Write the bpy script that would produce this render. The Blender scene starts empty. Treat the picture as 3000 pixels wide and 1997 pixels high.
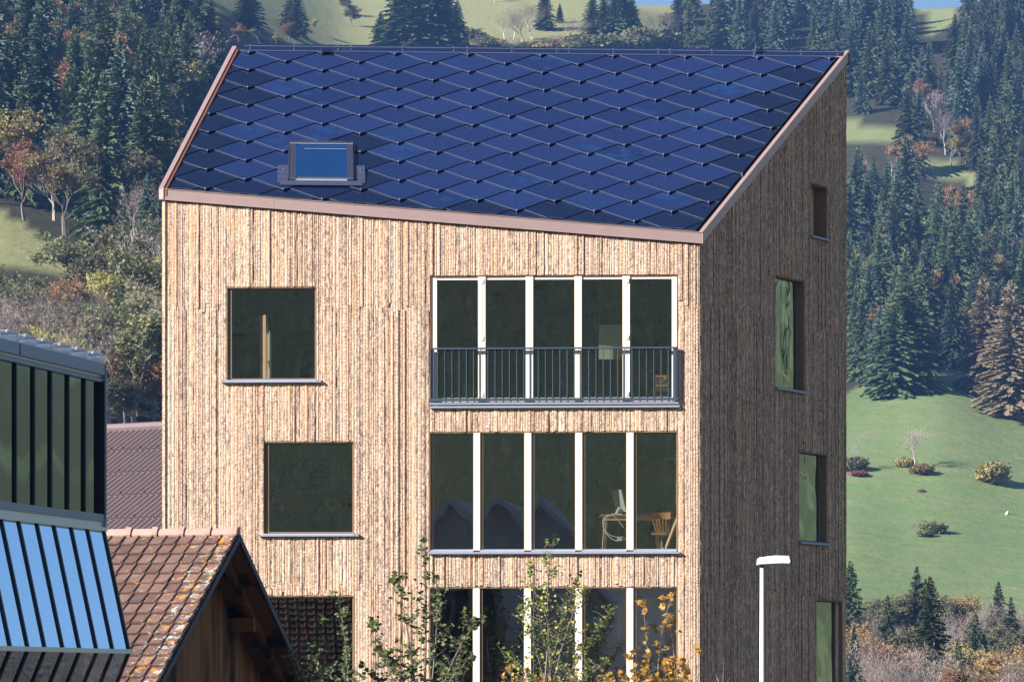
import bpy, math, random
from mathutils import Vector as V
from mathutils import noise as MN
R=math.radians
sc=bpy.context.scene
# ------------------------------------------------------------------ camera, sky, sun, exposure
F=10000.0; HX=1500.0; HY=2002.0          # focal length / principal column / horizon row on a 3000 px wide picture
CAM=V((0,0,6.5))
cd=bpy.data.cameras.new("camera"); cam=bpy.data.objects.new("camera",cd); sc.collection.objects.link(cam)
cam.location=CAM; cam.rotation_euler=(R(90),0,0)
cd.sensor_width=36; cd.lens=F/3000*36; cd.shift_y=(HY-998.5)/3000; cd.clip_start=1; cd.clip_end=6000
sc.camera=cam
SUN_AZ=-119.0; SUN_EL=27.5
w=bpy.data.worlds.new("World"); sc.world=w; w.use_nodes=True
nt=w.node_tree; sky=nt.nodes.new("ShaderNodeTexSky"); sky.sky_type='NISHITA'; sky.sun_disc=False
sky.sun_elevation=R(SUN_EL); sky.sun_rotation=R(-SUN_AZ); sky.altitude=900; sky.air_density=1.0; sky.dust_density=0.4; sky.ozone_density=2.0
bg=nt.nodes["Background"]; nt.links.new(sky.outputs[0],bg.inputs[0]); bg.inputs[1].default_value=0.05
sd=bpy.data.lights.new("sun",'SUN'); so=bpy.data.objects.new("sun",sd); sc.collection.objects.link(so)
sd.energy=5.0; sd.angle=R(0.53); sd.color=(1.0,0.935,0.885)
S=V((math.sin(R(SUN_AZ))*math.cos(R(SUN_EL)),math.cos(R(SUN_AZ))*math.cos(R(SUN_EL)),math.sin(R(SUN_EL))))
so.rotation_euler=(-S).to_track_quat('-Z','Y').to_euler(); so.location=(-60,-60,80)
sc.view_settings.view_transform='Standard'; sc.view_settings.look='None'; sc.view_settings.exposure=1.40; sc.view_settings.gamma=1
sc.cycles.max_bounces=8; sc.cycles.transparent_max_bounces=16; sc.cycles.volume_bounces=0
random.seed(7)

# ------------------------------------------------------------------ helpers
COL=sc.collection
def link(o): COL.objects.link(o); return o
def tag(o,label=None,cat=None,group=None,kind=None):
    if label: o['label']=label
    if cat: o['category']=cat
    if group: o['group']=group
    if kind: o['kind']=kind
    return o
def empty(name,loc,label=None,cat=None,group=None):
    o=bpy.data.objects.new(name,None); o.location=loc; o.empty_display_size=.5; link(o); return tag(o,label,cat,group)
def pt(px,py,Y): return CAM+V(((px-HX)/F*Y,Y,(HY-py)/F*Y))
class Fr:
    def __init__(s,o,ex,ey,ez): s.o,s.x,s.y,s.z=V(o),V(ex),V(ey),V(ez)
    def p(s,a,b,c): return s.o+s.x*a+s.y*b+s.z*c
W0=Fr((0,0,0),(1,0,0),(0,1,0),(0,0,1))
class MB:
    def __init__(s): s.v=[];s.f=[];s.c=[];s.m=[];s.uv=[]
    def face(s,pts,c=None,m=0,uv=None):
        n=len(s.v); s.v+=[tuple(p) for p in pts]; s.f.append(tuple(range(n,n+len(pts)))); s.c.append(c); s.m.append(m); s.uv.append(uv)
    def prism(s,fr,poly,d0,d1,c=None,m=0):
        # poly in (x,z) of frame, extruded along frame y from d0 to d1 (d1 = outer side)
        n=len(s.v); k=len(poly)
        s.v+=[tuple(fr.p(a,d0,b)) for a,b in poly]+[tuple(fr.p(a,d1,b)) for a,b in poly]
        fs=[tuple(n+i for i in range(k)),tuple(n+k+i for i in reversed(range(k)))]
        for i in range(k):
            j=(i+1)%k; fs.append((n+i,n+k+i,n+k+j,n+j))
        s.f+=fs; s.c+=[c]*len(fs); s.m+=[m]*len(fs); s.uv+=[None]*len(fs)
    def box(s,fr,x0,x1,y0,y1,z0,z1,c=None,m=0): s.prism(fr,[(x0,z0),(x1,z0),(x1,z1),(x0,z1)],y0,y1,c,m)
    def tube(s,pts,rads,n=6,c=None,m=0,cap=True):
        pts=[V(p) for p in pts]; rings=[]
        for i,p in enumerate(pts):
            d=(pts[min(i+1,len(pts)-1)]-pts[max(i-1,0)]).normalized()
            a=d.cross(V((0,0,1)));
            if a.length<.05: a=d.cross(V((0,1,0)))
            a.normalize(); b=d.cross(a); r=rads[i] if hasattr(rads,'__len__') else rads
            st=len(s.v); s.v+=[tuple(p+a*math.cos(t*2*math.pi/n)*r+b*math.sin(t*2*math.pi/n)*r) for t in range(n)]; rings.append(st)
        for i in range(len(rings)-1):
            A,B=rings[i],rings[i+1]
            for t in range(n):
                u=(t+1)%n; s.f.append((A+t,A+u,B+u,B+t)); s.c.append(c); s.m.append(m); s.uv.append(None)
        if cap:
            for st in (rings[0],rings[-1]): s.f.append(tuple(st+t for t in range(n))); s.c.append(c); s.m.append(m); s.uv.append(None)
    def build(s,name,mats,parent=None,smooth=False,origin=None):
        o_=V(origin) if origin is not None else (V(parent.get('_o',(0,0,0))) if parent else V((0,0,0)))
        me=bpy.data.meshes.new(name)
        me.from_pydata([(a-o_.x,b-o_.y,c-o_.z) for a,b,c in s.v],[],s.f); 
        if not isinstance(mats,(list,tuple)): mats=[mats]
        for m in mats: me.materials.append(m)
        if any(s.m): me.polygons.foreach_set('material_index',s.m)
        if any(c is not None for c in s.c):
            at=me.color_attributes.new("rnd",'FLOAT_COLOR','CORNER'); buf=[]
            for f,c in zip(s.f,s.c):
                c=c or (0,0,0); buf+=[c[0],c[1],c[2],1.0]*len(f)
            at.data.foreach_set('color',buf)
        if any(u is not None for u in s.uv):
            ul=me.uv_layers.new(name="UVMap"); buf=[]
            for f,u in zip(s.f,s.uv):
                for k in range(len(f)): buf+=list(u[k]) if u else [0,0]
            ul.data.foreach_set('uv',buf)
        if smooth: me.polygons.foreach_set('use_smooth',[True]*len(s.f))
        me.update()
        o=bpy.data.objects.new(name,me); link(o)
        if parent: o.parent=parent; o['_o']=tuple(o_)
        elif origin is not None: o.location=o_; o['_o']=tuple(o_)
        else: o['_o']=(0,0,0)
        return o
def root(name,loc,label,cat,group=None):
    o=empty(name,loc,label,cat,group); o['_o']=tuple(loc); return o

# ------------------------------------------------------------------ materials
class N:
    def __init__(s,name):
        s.mat=bpy.data.materials.new(name); s.mat.use_nodes=True; s.t=s.mat.node_tree; s.b=s.t.nodes['Principled BSDF']; s.out=s.t.nodes['Material Output']
    def n(s,typ,**kw):
        nd=s.t.nodes.new('ShaderNode'+typ)
        for k,v in kw.items():
            if k.startswith('i_'): nd.inputs[k[2:].replace('_',' ')].default_value=v
            else: setattr(nd,k,v)
        return nd
    def l(s,a,b): s.t.links.new(a,b)
    def math(s,op,a,b=None,clamp=False):
        nd=s.t.nodes.new('ShaderNodeMath'); nd.operation=op; nd.use_clamp=clamp
        for i,q in enumerate((a,b)):
            if q is None: continue
            if isinstance(q,(int,float)): nd.inputs[i].default_value=q
            else: s.l(q,nd.inputs[i])
        return nd.outputs[0]
    def mix(s,fac,a,b):
        nd=s.t.nodes.new('ShaderNodeMix'); nd.data_type='RGBA'
        for sock,q in ((nd.inputs[0],fac),(nd.inputs[6],a),(nd.inputs[7],b)):
            if isinstance(q,(int,float)): sock.default_value=q
            elif isinstance(q,(tuple,list)): sock.default_value=tuple(q)+(1,) if len(q)==3 else q
            else: s.l(q,sock)
        return nd.outputs[2]
    def ramp(s,fac,stops):
        nd=s.t.nodes.new('ShaderNodeValToRGB'); s.l(fac,nd.inputs[0]); el=nd.color_ramp.elements
        while len(el)<len(stops): el.new(.5)
        for e,(p,c) in zip(el,stops): e.position=p; e.color=tuple(c)+(1,) if len(c)==3 else c
        return nd.outputs[0]
    def noise(s,vec=None,scale=5,detail=3,rough=.5,dist=0):
        nd=s.n('TexNoise'); nd.inputs['Scale'].default_value=scale; nd.inputs['Detail'].default_value=detail; nd.inputs['Roughness'].default_value=rough; nd.inputs['Distortion'].default_value=dist
        if vec is not None: s.l(vec,nd.inputs['Vector'])
        return nd.outputs[0]
    def coord(s,kind='Object',scale=(1,1,1)):
        tc=s.n('TexCoord'); mp=s.n('Mapping'); mp.inputs['Scale'].default_value=scale; s.l(tc.outputs[kind],mp.inputs['Vector']); return mp.outputs[0]
    def col(s,c):
        if isinstance(c,(tuple,list)): s.b.inputs['Base Color'].default_value=tuple(c)+(1,)
        else: s.l(c,s.b.inputs['Base Color'])
    def bump(s,h,strength=.5,dist=.01):
        b=s.n('Bump'); b.inputs['Strength'].default_value=strength; b.inputs['Distance'].default_value=dist; s.l(h,b.inputs['Height']); s.l(b.outputs[0],s.b.inputs['Normal'])
    def set(s,rough=.6,metal=0,spec=.5):
        s.b.inputs['Roughness'].default_value=rough; s.b.inputs['Metallic'].default_value=metal; s.b.inputs['Specular IOR Level'].default_value=spec; return s
def simple(name,c,rough=.6,metal=0,var=.15,scale=6,bump=0,spec=.5,stretch=(1,1,1)):
    m=N(name); m.set(rough,metal,spec); v=m.coord('Object',stretch); n=m.noise(v,scale,4,.6)
    m.col(m.mix(n,[x*(1-var) for x in c],[min(1,x*(1+var)) for x in c]))
    if bump: m.bump(n,bump,.01)
    return m.mat
def mat_cladding(name):
    m=N(name); m.set(.8,0,.25)
    at=m.n('Attribute',attribute_name='rnd'); sep=m.n('SeparateColor'); m.l(at.outputs['Color'],sep.inputs[0]); r,g,b=sep.outputs[0],sep.outputs[1],sep.outputs[2]
    tc=m.n('TexCoord'); cmb=m.n('CombineXYZ'); m.l(m.math('MULTIPLY',r,37.0),cmb.inputs[0]); m.l(m.math('MULTIPLY',g,53.0),cmb.inputs[1]); m.l(m.math('MULTIPLY',b,71.0),cmb.inputs[2])
    ad=m.n('VectorMath',operation='ADD'); m.l(tc.outputs['Object'],ad.inputs[0]); m.l(cmb.outputs[0],ad.inputs[1])
    def mp(sc_):
        k=m.n('Mapping'); k.inputs['Scale'].default_value=sc_; m.l(ad.outputs[0],k.inputs['Vector']); return k.outputs[0]
    n1=m.noise(mp((17,17,8)),1,5,.72,.8)       # bark patches
    n2=m.noise(mp((60,60,5)),1,2,.5)           # grain
    n3=m.noise(mp((30,30,24)),1,3,.65,.8)      # flecks
    n5=m.noise(mp((3,3,.9)),1,2,.5)
    fresh=m.mix(n2,(.58,.325,.165),(.79,.515,.31))
    pale=m.mix(n2,(.62,.46,.34),(.82,.72,.62))
    base=m.mix(m.math('ADD',m.math('MULTIPLY',g,.45),m.math('MULTIPLY',m.math('SUBTRACT',n5,.30),1.4),True),fresh,pale)
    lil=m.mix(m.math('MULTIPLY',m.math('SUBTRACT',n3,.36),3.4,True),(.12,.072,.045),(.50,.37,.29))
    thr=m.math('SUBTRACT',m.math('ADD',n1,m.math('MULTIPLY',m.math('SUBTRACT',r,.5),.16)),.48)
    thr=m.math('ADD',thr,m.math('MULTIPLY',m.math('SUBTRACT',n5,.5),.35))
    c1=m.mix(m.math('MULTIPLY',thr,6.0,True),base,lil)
    # saw scallops on some slats
    wv=m.n('TexWave',bands_direction='Z'); wv.inputs['Scale'].default_value=1; wv.inputs['Distortion'].default_value=7.0; wv.inputs['Detail'].default_value=2; m.l(mp((3,3,4.4)),wv.inputs['Vector'])
    sel=m.math('MULTIPLY',m.math('SUBTRACT',b,.45),6.0,True)
    wf=m.math('MULTIPLY',m.math('MULTIPLY',m.math('SUBTRACT',wv.outputs['Fac'],.5),4.0,True),m.math('MULTIPLY',sel,.5))
    c2=m.mix(wf,c1,(.34,.24,.20))
    fl=m.math('MULTIPLY',m.math('SUBTRACT',m.noise(mp((26,26,13)),1,4,.75,1.2),.58),14.0,True)
    c3=m.mix(m.math('MULTIPLY',fl,.9),c2,(.12,.065,.04))
    m.col(c3)
    h=m.math('ADD',m.math('MULTIPLY',n1,.7),m.math('MULTIPLY',n3,.8)); m.bump(h,.9,.02)
    return m.mat
def mat_pv():
    m=N('solar_glass'); m.set(.16,0,.8)
    at=m.n('Attribute',attribute_name='rnd'); sep=m.n('SeparateColor'); m.l(at.outputs['Color'],sep.inputs[0]); r,g,b=sep.outputs
    uv=m.coord('UV',(1,1,1)); s2=m.n('SeparateXYZ'); m.l(uv,s2.inputs[0])
    fl=m.n('VectorMath',operation='FLOOR'); sc6=m.n('VectorMath',operation='SCALE'); sc6.inputs['Scale'].default_value=5.0; m.l(uv,sc6.inputs[0]); m.l(sc6.outputs[0],fl.inputs[0])
    wn=m.n('TexWhiteNoise'); ad=m.n('VectorMath',operation='ADD'); m.l(fl.outputs[0],ad.inputs[0]); cb=m.n('CombineXYZ'); m.l(m.math('MULTIPLY',r,91.),cb.inputs[2]); m.l(cb.outputs[0],ad.inputs[1]); m.l(ad.outputs[0],wn.inputs['Vector'])
    cell=m.math('MULTIPLY',m.math('SUBTRACT',wn.outputs['Value'],m.math('SUBTRACT',1.0,m.math('MULTIPLY',m.math('POWER',g,9.0),.35))),30.,True)
    lines=m.math('PINGPONG',m.math('MULTIPLY',s2.outputs[1],22.),.5)
    ln=m.math('MULTIPLY',m.math('SUBTRACT',lines,.38),8.,True)
    pv=m.mix(r,(.009,.019,.072),(.013,.027,.095))
    pv=m.mix(m.math('MULTIPLY',ln,.5),pv,(.016,.028,.09))
    pv=m.mix(m.math('MULTIPLY',cell,.5),pv,(.010,.045,.15))
    # dark junction dots
    dx=m.math('SUBTRACT',m.math('FRACT',m.math('MULTIPLY',s2.outputs[0],5.)),.5); dy=m.math('SUBTRACT',m.math('FRACT',m.math('MULTIPLY',s2.outputs[1],5.)),.5)
    dd=m.math('ADD',m.math('MULTIPLY',dx,dx),m.math('MULTIPLY',dy,dy)); dot=m.math('LESS_THAN',dd,.012)
    pv=m.mix(m.math('MULTIPLY',dot,.6),pv,(.006,.012,.05))
    blank=(.006,.012,.040)
    m.col(m.mix(b,blank,pv)); return m.mat
def mat_glass(name,tint=(.55,.6,.56),refl=1.6,wob=.02,rough=0.0,wscale=1.2,dirt=0.05,stretch=(1,1,1),gcol=(.95,1,.97,1)):
    m=N(name); m.t.nodes.remove(m.b)
    tr=m.n('BsdfTransparent'); tr.inputs[0].default_value=tint+(1,)
    gl=m.n('BsdfGlossy'); gl.inputs['Roughness'].default_value=rough; gl.inputs[0].default_value=tuple(gcol)[:3]+(1,)
    fr=m.n('Fresnel'); gm_=m.n('NewGeometry'); m.l(m.math('ADD',1.52,m.math('MULTIPLY',gm_.outputs['Backfacing'],1/1.52-1.52)),fr.inputs[0])
    nz=m.noise(m.coord('Object',stretch),wscale,1,.4)
    bp=m.n('Bump'); bp.inputs['Strength'].default_value=1; bp.inputs['Distance'].default_value=wob; m.l(nz,bp.inputs['Height']); m.l(bp.outputs[0],gl.inputs['Normal'])
    mx=m.n('MixShader'); m.l(m.math('MULTIPLY',fr.outputs[0],refl,True),mx.inputs[0]); m.l(tr.outputs[0],mx.inputs[1]); m.l(gl.outputs[0],mx.inputs[2])
    df=m.n('BsdfDiffuse'); df.inputs[0].default_value=(.5,.52,.55,1)
    d1=m.noise(m.coord('Object',(1,1,.25)),6,5,.7,1.5); m2=m.n('MixShader'); m.l(m.math('MULTIPLY',m.math('SUBTRACT',d1,.5,True),dirt),m2.inputs[0]); m.l(mx.outputs[0],m2.inputs[1]); m.l(df.outputs[0],m2.inputs[2])
    m.l(m2.outputs[0],m.out.inputs[0]); return m.mat
def mat_leaf(name,c1,c2,var=.5,trans=.25):
    m=N(name); m.set(.55,0,.3); oi=m.n('ObjectInfo'); n=m.noise(m.coord('Object'),9,2,.5)
    c=m.mix(m.math('MULTIPLY_ADD' if False else 'ADD',m.math('MULTIPLY',n,1.6),-.3,True),c1,c2)
    hs=m.n('HueSaturation'); m.l(m.math('ADD',m.math('MULTIPLY',oi.outputs['Random'],.05),.475),hs.inputs['Hue']); m.l(m.math('ADD',m.math('MULTIPLY',oi.outputs['Random'],var),1-var/2),hs.inputs['Value']); m.l(c,hs.inputs['Color']); m.col(hs.outputs[0])
    if trans:
        tl=m.n('BsdfTranslucent'); m.l(hs.outputs[0],tl.inputs[0]); mx=m.n('MixShader'); mx.inputs[0].default_value=trans; m.l(m.b.outputs[0],mx.inputs[1]); m.l(tl.outputs[0],mx.inputs[2]); m.l(mx.outputs[0],m.out.inputs[0])
    return m.mat
M=dict(
 clad=mat_cladding('rough_bark_slats'),
 membrane=simple('dark_membrane',(.02,.018,.018),.9),
 copper=simple('bronze_sheet',(.46,.33,.31),.40,.5,.10,3,.05),
 copper2=simple('red_brown_upstand',(.13,.045,.03),.6,.1,.2,5),
 deck=simple('roof_deck',(.012,.012,.014),.9),
 pv=mat_pv(),
 steel=simple('stainless',(.75,.76,.8),.3,.9,.05),
 blank=simple('navy_ridge_sheet',(.008,.017,.06),.2,0,.1,5,0,.8),
 white=simple('pale_larch_frame',(.80,.72,.60),.6,0,.06,8,0,.4,(4,4,.6)),
 woodfr=simple('oiled_wood_frame',(.22,.15,.09),.6,0,.15,8,0,.4,(4,4,.5)),
 zinc=simple('grey_aluminium_sill',(.33,.37,.46),.45,.3,.06,5),
 rail=simple('blue_grey_powder_coat',(.045,.075,.115),.4,.1,.08,5),
 inner=simple('interior_timber_panel',(.42,.33,.24),.7,0,.12,3,0,.3,(1,1,.2)),
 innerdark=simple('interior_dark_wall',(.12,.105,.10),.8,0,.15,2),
 floor=simple('interior_floor',(.28,.23,.18),.6),
 wglass=mat_glass('window_glass',(.68,.70,.66),4.6,.0014,0,1.3,.07,(1,1,1),(.92,.94,.88)),
 sglass=mat_glass('side_window_glass',(.25,.30,.28),4.5,.016,0,2.2,.05,(1,1,.5),(.85,.92,.92,1)),
 fglass=mat_glass('facade_glass',(.10,.13,.15),2.4,.016,.0,1.6,.02,(1,1,.35),(.78,.86,.98)),
 fglass2=mat_glass('canted_glass',(.05,.08,.12),7.0,.001,.02,1.5,.0,(1,1,1),(.70,.88,1,1)),
 skyglass=mat_glass('skylight_glass',(.02,.04,.1),14.0,.0,.0,1.5,.0,(1,1,1),(.30,.62,1,1)),
 navyframe=simple('navy_mullion',(.010,.014,.03),.4,.1,.1),
 greyfascia=simple('brushed_grey_fascia',(.24,.29,.38),.45,.5,.12,2,0,.5,(1,1,6)),
 lightmetal=simple('pale_sheet_metal',(.62,.68,.76),.35,.6,.05),
 whitepaint=simple('white_lamp_paint',(.82,.83,.86),.35,0,.02),
 lens=simple('clear_lamp_lens',(.45,.5,.55),.15,.2,.02),
 dark=simple('black_rubber',(.012,.012,.014),.6),
)
def mat_tile():
    m=N('lichened_clay_tile'); m.set(.85,0,.2)
    at=m.n('Attribute',attribute_name='rnd'); sep=m.n('SeparateColor'); m.l(at.outputs['Color'],sep.inputs[0]); r,g,b=sep.outputs
    v=m.coord('Object'); n=m.noise(v,3.2,5,.65); nf=m.noise(v,16,4,.7)
    base=m.ramp(m.math('ADD',m.math('MULTIPLY',r,.32),m.math('MULTIPLY',n,.72)),[(.12,(.055,.042,.04)),(.4,(.125,.078,.065)),(.68,(.20,.122,.098)),(.95,(.32,.24,.19))])
    wl=m.math('MULTIPLY',m.math('SUBTRACT',m.math('ADD',m.noise(v,7.5,5,.75),m.math('MULTIPLY',b,.13)),.655),14.,True)
    ol=m.math('MULTIPLY',m.math('SUBTRACT',m.math('ADD',m.noise(m.coord('Object',(1.3,1.1,1.7)),5.5,5,.7),m.math('MULTIPLY',b,.08)),.62),14.,True)
    c=m.mix(m.math('MULTIPLY',wl,.9),base,(.50,.49,.46)); c=m.mix(m.math('MULTIPLY',ol,.85),c,(.56,.25,.04)); m.col(c); m.bump(nf,.5,.01); return m.mat
M['tile']=mat_tile()
M['ridgetile']=simple('pale_clay_ridge',(.40,.26,.21),.8,0,.25,8,.3)
M['barnwood']=None
def mat_barn():
    m=N('weathered_barn_boards'); m.set(.85,0,.2); at=m.n('Attribute',attribute_name='rnd'); sep=m.n('SeparateColor'); m.l(at.outputs['Color'],sep.inputs[0])
    n=m.noise(m.coord('Object',(9,9,.7)),1,4,.6); st=m.noise(m.coord('Object',(1.6,1.6,.35)),1,3,.6)
    c=m.mix(m.math('ADD',m.math('MULTIPLY',n,.6),m.math('MULTIPLY',sep.outputs[0],.5)),(.10,.045,.02),(.27,.13,.06))
    c=m.mix(m.math('MULTIPLY',m.math('SUBTRACT',st,.5),8.,True),c,(.022,.017,.017)); m.col(c); m.bump(n,.4,.01); return m.mat
M['barnwood']=mat_barn()
def mat_grass():
    m=N('alpine_pasture'); m.set(.9,0,.1)
    at=m.n('Attribute',attribute_name='rnd'); sep=m.n('SeparateColor'); m.l(at.outputs['Color'],sep.inputs[0]); forest,straw,paved=sep.outputs
    v=m.coord('Object'); n1=m.noise(v,.018,4,.6); n2=m.noise(v,.35,5,.7); n3=m.noise(m.coord('Object',(1,1,9)),.10,5,.7)
    g=m.mix(n1,(.070,.155,.055),(.125,.200,.080)); g=m.mix(m.math('MULTIPLY',m.math('SUBTRACT',n2,.35),1.6,True),g,(.16,.19,.07))
    g=m.mix(m.math('MULTIPLY',m.math('SUBTRACT',n3,.47),3.2,True),g,(.19,.20,.11)); n4=m.noise(v,.05,5,.75,1.2); g=m.mix(m.math('MULTIPLY',m.math('SUBTRACT',n4,.55),4.,True),g,(.20,.19,.10))
    s_=m.mix(n2,(.185,.185,.075),(.28,.265,.125)); g=m.mix(straw,g,s_)
    fl=m.mix(n2,(.022,.024,.014),(.06,.055,.03)); m.col(m.mix(paved,m.mix(forest,g,fl),m.mix(n2,(.09,.085,.08),(.13,.125,.115)))); m.bump(n2,.5,.8); return m.mat
M['ground']=mat_grass()
M['bark']=simple('grey_bark',(.17,.14,.12),.9,0,.3,5)
M['birchbark']=simple('pale_bark',(.42,.37,.33),.8,0,.2,5)
M['twig']=mat_leaf('bare_twigs',(.20,.165,.15),(.33,.28,.25),.3,0)
M['spruce']=mat_leaf('spruce_needles',(.036,.066,.030),(.125,.15,.06),.9,.15)
M['fir']=mat_leaf('fir_needles',(.036,.070,.048),(.10,.14,.09),.8,.15)
M['larch']=mat_leaf('larch_needles',(.19,.15,.09),(.33,.27,.17),.4,.2)
M['yellow']=mat_leaf('yellow_leaves',(.24,.21,.07),(.38,.32,.12),.5,.3)
M['orange']=mat_leaf('rust_leaves',(.24,.13,.06),(.36,.22,.10),.5,.3)
M['olive']=mat_leaf('olive_leaves',(.11,.125,.055),(.22,.20,.10),.6,.3)
M['red']=mat_leaf('crimson_leaves',(.20,.05,.06),(.30,.11,.11),.4,.3)

# ------------------------------------------------------------------ terrain
AZT=[ # azimuth deg: [(r, y_img)...]   y_img is the picture row on the 3000 px wide photograph (elevation)
(-180,[(240,2190),(330,1700),(450,900),(600,-100),(800,-900),(1200,-1500)]),
(-110,[(240,2190),(330,1700),(450,1000),(600,300),(800,-300),(1200,-600)]),
(-60,[(240,2190),(330,1700),(450,1000),(600,500),(800,100),(1200,-300)]),
(-12,[(240,2190),(300,1620),(360,1080),(430,820),(500,640),(620,300),(780,-60),(1000,-350),(1300,-500)]),
(-8.5,[(240,2190),(300,1600),(360,1080),(430,800),(500,620),(620,300),(780,-60),(1000,-350),(1300,-500)]),
(-6.8,[(240,2190),(300,1610),(360,1110),(430,840),(500,670),(620,340),(780,-20),(1000,-300),(1300,-450)]),
(-5.1,[(240,2190),(300,1640),(360,1190),(430,930),(520,720),(680,340),(860,20),(1000,-130),(1300,-260)]),
(-2.9,[(240,2190),(350,1700),(500,1150),(700,600),(880,230),(980,70),(1150,-90),(1400,-150)]),
(0,[(240,2190),(380,1900),(500,1500),(700,800),(880,300),(960,130),(1060,-8),(1250,20),(1500,150)]),
(1.2,[(240,2195),(380,1980),(500,1560),(700,850),(880,330),(960,150),(1050,2),(1250,60),(1500,200)]),
(1.9,[(240,2195),(380,2000),(500,1600),(700,900),(880,350),(960,170),(1050,16),(1250,80),(1500,220)]),
(2.5,[(240,2195),(380,2020),(480,1700),(650,1150),(850,550),(950,280),(1030,110),(1080,20),(1250,80),(1500,220)]),
(4.0,[(240,2200),(380,2045),(470,1770),(600,1350),(720,1000),(850,600),(950,330),(1030,130),(1090,12),(1300,90),(1500,220)]),
(5.7,[(240,2200),(380,2045),(465,1745),(540,1500),(620,1265),(680,1140),(760,900),(860,560),(950,330),(1030,130),(1090,30),(1300,110),(1500,250)]),
(6.5,[(240,2200),(380,2045),(465,1765),(540,1518),(620,1262),(690,1105),(760,900),(860,560),(950,330),(1030,130),(1090,36),(1300,110),(1500,250)]),
(7.15,[(240,2200),(380,2045),(465,1775),(540,1515),(630,1225),(700,1066),(780,860),(880,560),(960,330),(1030,150),(1090,40),(1300,110),(1500,260)]),
(7.7,[(240,2200),(380,2045),(465,1785),(540,1530),(630,1250),(695,1105),(775,890),(870,580),(955,340),(1030,140),(1090,34),(1300,110),(1500,260)]),
(8.5,[(240,2200),(380,2045),(465,1790),(540,1550),(625,1300),(680,1180),(760,930),(840,640),(940,360),(1030,130),(1090,30),(1300,110),(1500,280)]),
(11,[(240,2200),(380,2045),(465,1790),(600,1450),(700,1200),(840,900),(940,600),(1060,330),(1200,230),(1500,420)]),
(16,[(240,2200),(380,2045),(500,1750),(700,1300),(900,900),(1100,600),(1300,650),(1500,800)]),
(40,[(240,2190),(350,1900),(500,1450),(700,1000),(850,800),(1000,720),(1300,760)]),
(64,[(240,2190),(330,1700),(450,1100),(600,500),(800,100),(1200,-200)]),
(110,[(240,2190),(330,1700),(450,1000),(600,300),(800,-300),(1200,-600)]),
(180,[(240,2190),(330,1700),(450,900),(600,-100),(800,-900),(1200,-1500)])]
def yprof(prof,r):
    if r<=prof[0][0]: return None
    for (r0,y0),(r1,y1) in zip(prof,prof[1:]):
        if r<=r1:
            z0=(HY-y0)*r0; z1=(HY-y1)*r1; return HY-(z0+(z1-z0)*(r-r0)/(r1-r0))/r
    return HY-(HY-prof[-1][1])*prof[-1][0]/r
def zprof(prof,r):
    r0=prof[0][0]; z0=6.5+(HY-prof[0][1])/F*r0
    if r<150: return 0.
    if r<r0: t=(r-150)/(r0-150); return z0*t*t
    return 6.5+(HY-yprof(prof,r))/F*r if r>r0 else z0
def zat(az,r):
    az=max(-180,min(180,az))
    for k in range(len(AZT)-1):
        if AZT[k][0]<=az<=AZT[k+1][0]: break
    a0,a1=AZT[k][0],AZT[k+1][0]; t=(az-a0)/(a1-a0)
    return zprof(AZT[k][1],r)*(1-t)+zprof(AZT[k+1][1],r)*t
def ground_z(x,y,bumps=True):
    az=math.degrees(math.atan2(x,y)); r=math.hypot(x,y)
    z=(zat(az,r)*2+zat(az-.4,r)+zat(az+.4,r))/4
    if bumps and r>260: z+=(MN.noise(V((x*.012,y*.012,0)))*1.1+MN.noise(V((x*.05,y*.05,3)))*.12)*min(1,(r-260)/200)
    return z
def ypix(x,y,z): return HY-(z-6.5)/math.hypot(x,y)*F
def inpoly(x,y,P):
    c=False; n=len(P)
    for i in range(n):
        x0,y0=P[i]; x1,y1=P[(i+1)%n]
        if (y0>y)!=(y1>y) and x<(x1-x0)*(y-y0)/(y1-y0)+x0: c=not c
    return c
MEADOWS=[[(-400,560),(-50,620),(60,662),(150,715),(260,762),(290,800),(200,815),(100,800),(-50,770),(-400,760)],
 [(540,-400),(560,-20),(620,40),(700,60),(800,110),(900,190),(1300,200),(1500,190),(1800,150),(2000,105),(2010,-400)],
 [(2440,358),(2560,368),(2640,392),(2662,418),(2600,432),(2440,415)],[(2690,466),(2790,492),(2868,535),(2850,556),(2700,516)],
 [(2300,1140),(2480,1155),(2530,1125),(2600,1175),(2650,1170),(2750,1066),(2820,1095),(2900,1150),(3060,1245),(3300,1300),(3300,1830),(2900,1820),(2300,1780)],
 [(2690,0),(2800,0),(2795,80),(2745,118),(2712,100)]]
def ismeadow(px,py): return any(inpoly(px,py,P) for P in MEADOWS)
def locate(px,py):
    """first point of the ground seen at picture position (px,py)"""
    az=math.atan2(px-HX,F); r=255.
    while r<1300:
        x=math.sin(az)*r; y=math.cos(az)*r; z=ground_z(x,y,False)
        if ypix(x,y,z)<=py: break
        r+=2.
    return V((x,y,ground_z(x,y)))
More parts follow.
